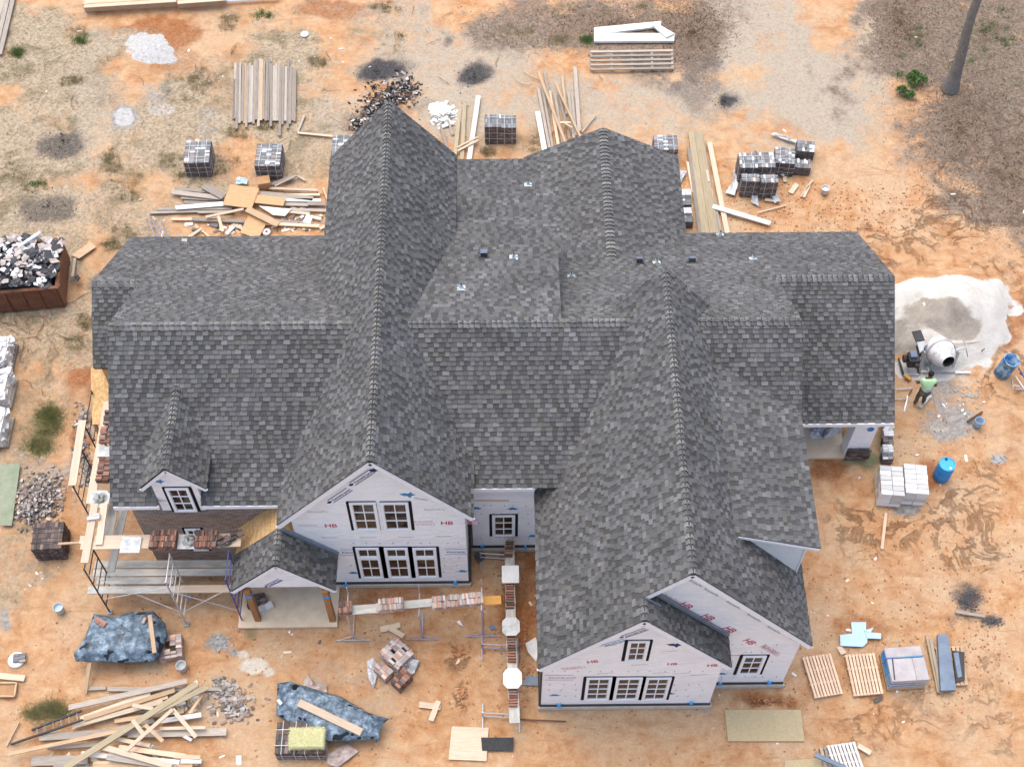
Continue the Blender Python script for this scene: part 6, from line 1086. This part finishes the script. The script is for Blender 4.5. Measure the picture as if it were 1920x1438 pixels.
scatter('brick_rubble', 260, [(155, 790, 28, 40), (165, 880, 20, 40), (150, 850, 20, 30)], (.04, .14), 'rubble', 'brick rubble scattered beneath the left wall plank', 'rubble', .2, .4)
scatter('burnt_rubbish', 1000, [(730, 185, 62, 46), (700, 210, 44, 32), (760, 170, 46, 30), (680, 235, 28, 14)], (.03, .13), 'burnt', 'charred rubbish heap behind the tall left gable', 'rubbish', .25, .25, 1.5)
scatter('ash_heap', 300, [(705, 138, 34, 28), (120, 268, 46, 34), (92, 387, 56, 36), (888, 143, 40, 32), (1356, 188, 20, 14)], (.02, .07), 'ash_black', 'black ash flakes on the burnt spots', 'ash', .15, .3)
scatter('ash_heap', 160, [(1815, 1132, 40, 30), (1862, 1164, 24, 10)], (.02, .07), 'ash_black', 'black ash flakes on the burnt spot right of the garage', 'ash', .08, .3)
scatter('white_scrap', 150, [(832, 214, 26, 20)], (.08, .34), 'foam_white', 'pile of torn white scraps behind the back roof', 'scrap', .25, .12, 1.8)
scatter('wood_scrap', 240, [(440, 425, 150, 22), (560, 415, 50, 24), (250, 1420, 160, 20), (330, 1320, 70, 40)], (.04, .2), 'scrap', 'small wood offcuts strewn round the lumber piles', 'offcuts', .05, .2, 2.0)
scatter('wood_scrap', 420, [(440, 1320, 50, 42), (420, 1290, 26, 18)], (.03, .14), 'rubble', 'grey rubble and chips beside the lower lumber pile', 'rubble', .12, .3, 1.4)
scatter('white_chips', 60, [(1700, 880, 100, 60), (1600, 1150, 220, 160), (600, 100, 200, 80), (1800, 760, 100, 60), (60, 1080, 60, 60), (1640, 1290, 240, 120), (330, 80, 100, 60)], (.03, .11), 'rubbish_white', 'white paper scraps dropped about the site', 'scraps', .02, .15, 1.5)
scatter('wood_scrap', 420, [(960, 719, 960, 719)], (.03, .13), 'scrap', 'tiny wood chips strewn over the whole site', 'chips', .02, .2, 1.8)
scatter('clay_clods', 3100, [(960, 1250, 950, 200), (1770, 1050, 150, 280), (1560, 400, 230, 60), (960, 1200, 900, 180), (985, 1150, 60, 150)], (.015, .065), 'clay_clod', 'crumbs and clods of orange clay', 'clods', .01, .6)
scatter('clay_clods', 150, [(866, 1300, 22, 60), (862, 1225, 22, 26), (985, 1200, 14, 120), (1440, 1312, 60, 12), (1030, 1190, 10, 90)], (.03, .10), 'clay_clod', 'larger dug-up lumps of orange clay', 'clods', .05, .6)
scatter('cement_lumps', 320, [(1735, 690, 12, 10), (1820, 740, 40, 30), (1870, 860, 16, 10), (412, 1203, 22, 18)], (.03, .10), 'mortar', 'crusts of hardened grey mortar on the ground', 'mortar', .03, .35)
# ---------------------------------------------------------------- grass, straw, leaves, twigs
def blades(name, n, areas, h, wd, mt, label, cat, lean=.5, clump=0, spread=(6, 4)):
    vs = np.zeros((n*3, 3)); k3 = 0; ar = np.array(areas, float); idx = rng.integers(0, len(ar), n)
    if clump:
        cc = rng.integers(0, len(ar), clump); ca = rng.random(clump)*6.283; cr = np.sqrt(rng.random(clump)); qx = ar[cc, 0]+np.cos(ca)*cr*ar[cc, 2]; qy = ar[cc, 1]+np.sin(ca)*cr*ar[cc, 3]
        w_ = rng.integers(0, clump, n); px = qx[w_]+rng.normal(0, spread[0], n)*rng.random(n)*1.6; py = qy[w_]+rng.normal(0, spread[1], n)*rng.random(n)*1.6
    else:
        a_ = rng.random(n)*6.283; r_ = np.minimum(1.5, np.abs(rng.normal(0, .62, n))**.8); px = ar[idx, 0]+np.cos(a_)*r_*ar[idx, 2]; py = ar[idx, 1]+np.sin(a_)*r_*ar[idx, 3]
    dx = (px-960)/F_PX; dy = (719-py)/F_PX; D = np.array(FW)[None]+np.array(RT)[None]*dx[:, None]+np.array(UP)[None]*dy[:, None]; s_ = -EYE.z/D[:, 2]; P = np.array(EYE)[None]+D*s_[:, None]
    P[:, 2] = ground_height(P[:, 0], P[:, 1])-.005
    an = rng.random(n)*6.283; hh = h*(.4+rng.random(n)); ln = lean*rng.normal(0, 1, (n, 2))*hh[:, None]; sd_ = np.stack([np.cos(an), np.sin(an), 0*an], -1)*(wd*(.6+.8*rng.random(n)))[:, None]
    vs[0::3] = P-sd_; vs[1::3] = P+sd_; tip = P.copy(); tip[:, :2] += ln; tip[:, 2] += hh*np.sqrt(np.clip(1-(ln**2).sum(1)/(hh**2+1e-6)*.6, .05, 1)); vs[2::3] = tip
    me = bpy.data.meshes.new(name); me.vertices.add(n*3); me.vertices.foreach_set('co', vs.astype('f').ravel()); me.loops.add(n*3); me.loops.foreach_set('vertex_index', np.arange(n*3, dtype='i')); me.polygons.add(n); me.polygons.foreach_set('loop_start', np.arange(0, n*3, 3, dtype='i')); me.update(calc_edges=True)
    me.materials.append(MATS[mt]); return tag(link(name, me), label, cat, None, 'stuff')
TUFT = [(150, 62, 34, 14), (135, 152, 22, 10), (28, 95, 16, 8), (15, 130, 40, 22), (430, 42, 26, 14), (380, 150, 24, 26), (345, 170, 40, 30), (60, 340, 30, 20), (235, 330, 30, 24), (240, 360, 34, 18), (420, 300, 26, 26), (445, 250, 22, 14), (330, 310, 40, 30), (210, 300, 18, 24), (230, 440, 26, 24), (210, 460, 16, 18), (595, 115, 18, 10), (740, 80, 26, 26), (720, 15, 30, 12), (960, 60, 40, 14), (500, 235, 20, 10), (140, 640, 22, 18), (160, 600, 14, 16), (30, 310, 30, 30), (1010, 265, 26, 22), (915, 285, 14, 8), (1305, 290, 10, 26), (370, 325, 40, 12), (1050, 75, 20, 10), (1250, 15, 60, 14), (1080, 20, 70, 16)]
blades('dry_grass', 60000, TUFT, .08, .006, 'grass_dry', 'brown tufts of dry grass on the left and rear of the site', 'grass', .7, 700)
blades('green_grass', 16000, [(88, 795, 22, 26), (95, 775, 12, 12), (75, 835, 18, 14), (84, 1335, 36, 12), (100, 1328, 24, 10)], .13, .007, 'grass_green', 'green brown grass clumps by the left scaffold and lower lumber', 'grass', .7, 130, (11, 8))
blades('green_grass', 4500, [(492, 33, 16, 10), (150, 75, 8, 8), (1100, 75, 10, 6), (70, 345, 16, 8), (1860, 100, 60, 60), (1880, 60, 40, 50), (1700, 90, 40, 60), (35, 98, 8, 6)], .16, .009, 'leaf_green', 'fresh green weeds among the straw', 'weeds', .6, 60)
blades('straw_cover', 60000, [(a_, b_, c_, d) for a_, b_, c_, d, e_ in STRAW]+[(1100, 40, 220, 50), (60, 700, 60, 120), (1000, 150, 120, 60)], .05, .006, 'straw_litter', 'loose straw spread over the dry ground', 'straw', 1.6)
blades('leaf_cover', 52000, [(1850, 60, 190, 180), (1800, 240, 100, 130), (1900, 330, 90, 110), (1690, 40, 60, 90), (1150, 45, 210, 50), (1300, 60, 60, 60)], .08, .030, 'leaf_litter', 'brown fallen leaves under the trees', 'leaves', 1.6)
def twigs(name, n, areas, L_, r_, mt, label):
    mb = MB()
    for k in range(n):
        a_ = random.choice(areas); t0 = random.random()*6.283; q_ = math.sqrt(random.random()); p = V(a_[0]+math.cos(t0)*q_*a_[2], a_[1]+math.sin(t0)*q_*a_[3], .03); an = random.random()*6.283
        for s_ in range(random.randint(2, 5)):
            an += random.uniform(-.6, .6); l_ = random.uniform(*L_); e = p+Vector((math.cos(an)*l_, math.sin(an)*l_, random.uniform(-.015, .02))); mb.tube(p, e, r_*random.uniform(.5, 1.3), 4, cap=False); p = e
    return mb.build(name, mt, None, label=label, cat='twigs', kind='stuff')
twigs('root_tangle', 40, [(1800, 420, 110, 80), (1700, 460, 130, 50), (1660, 1000, 110, 60), (1800, 1000, 110, 80), (1880, 720, 40, 80), (1600, 400, 80, 40)], (.05, .17), .0055, 'twig', 'brown roots exposed in the orange clay on the right')
twigs('fallen_twigs', 260, [(1850, 80, 150, 170), (1830, 260, 90, 110), (600, 180, 560, 200), (60, 600, 60, 160)], (.08, .3), .012, 'twig', 'fallen twigs in the straw and leaf litter')
# ---------------------------------------------------------------- tree and shrubs
def foliage(mb, c, rad, n, size):
    for k in range(n):
        v_ = Vector((random.gauss(0, 1), random.gauss(0, 1), random.gauss(0, 1))).normalized()*random.random()**.4; p = Vector(c)+Vector((v_.x*rad[0], v_.y*rad[1], v_.z*rad[2]))
        a_ = Vector((random.gauss(0, 1), random.gauss(0, 1), random.gauss(0, .6))).normalized()*size*random.uniform(.5, 1.3); b_ = a_.cross(Vector((random.gauss(0, 1), random.gauss(0, 1), random.gauss(0, 1)))).normalized()*size*.45
        mb.add([p-a_*.5, p+b_*.5, p+a_*.5, p-b_*.5], [(0, 1, 2, 3)])
def leafmesh(name, mb, mt, parent):
    return quick(name, mb, mt, parent)
b0 = V(1781, 166); tr = thing('tree', 'tall grey-barked tree trunk rising out of the top right corner', 'tree', b0); mb = MB(); pts = []
for k in range(15):
    s_ = k/14; z = s_*11.5; pts.append((b0+Vector((-.10*s_*6+.05*math.sin(k), -.05*s_*4, z)), .225*(1-.5*s_)+.17*math.exp(-z*1.6)))
for (p, r_), (q_, r2) in zip(pts, pts[1:]): mb.tube(p, q_, r_, 14, r2, cap=False)
mb.build('trunk', 'bark', tr, smooth=True)
cr = MB(); 
for k in range(9):
    s_ = random.uniform(.62, .98); p = b0+Vector((-.6*s_, -.2*s_, s_*11.5)); an = k*2.4; e = p+Vector((math.cos(an)*2.6, abs(math.sin(an))*2.6+.8, 1.6)); MB().tube(p, e, .09, 7, .03).build('limb', 'bark', tr); foliage(cr, e, (1.3, 1.3, 1.0), 260, .16)
leafmesh('crown', cr, 'leaf_green', tr)
iv = MB(); 
for z, n_ in ((1.2, 12), (3.4, 26), (4.2, 20), (2.2, 10)): foliage(iv, b0+Vector((-.1, -.2, z)), (.5, .5, .4), n_, .12)
leafmesh('ivy', iv, 'leaf_green', tr)
for px, py, r_, n_, lb in ((1722, 154, .5, 900, 'round bright green shrub left of the tree trunk'), (1693, 180, .4, 520, 'low bright green shrub beside the round one')):
    p = V(px, py); t_ = thing('shrub', lb, 'shrub', p); mb = MB()
    for k in range(6): foliage(mb, p+Vector((random.uniform(-.7, .7)*r_, random.uniform(-.6, .6)*r_, r_*random.uniform(.3, .8))), (r_*.5, r_*.45, r_*.35), n_//6, .14)
    leafmesh('foliage', mb, 'leaf_green', t_); m2_ = MB()
    for k in range(6): a_ = k*1.05; m2_.tube(p, p+Vector((math.cos(a_)*r_*.5, math.sin(a_)*r_*.5, r_*.8)), .015, 5)
    m2_.build('stems', 'bark', t_)
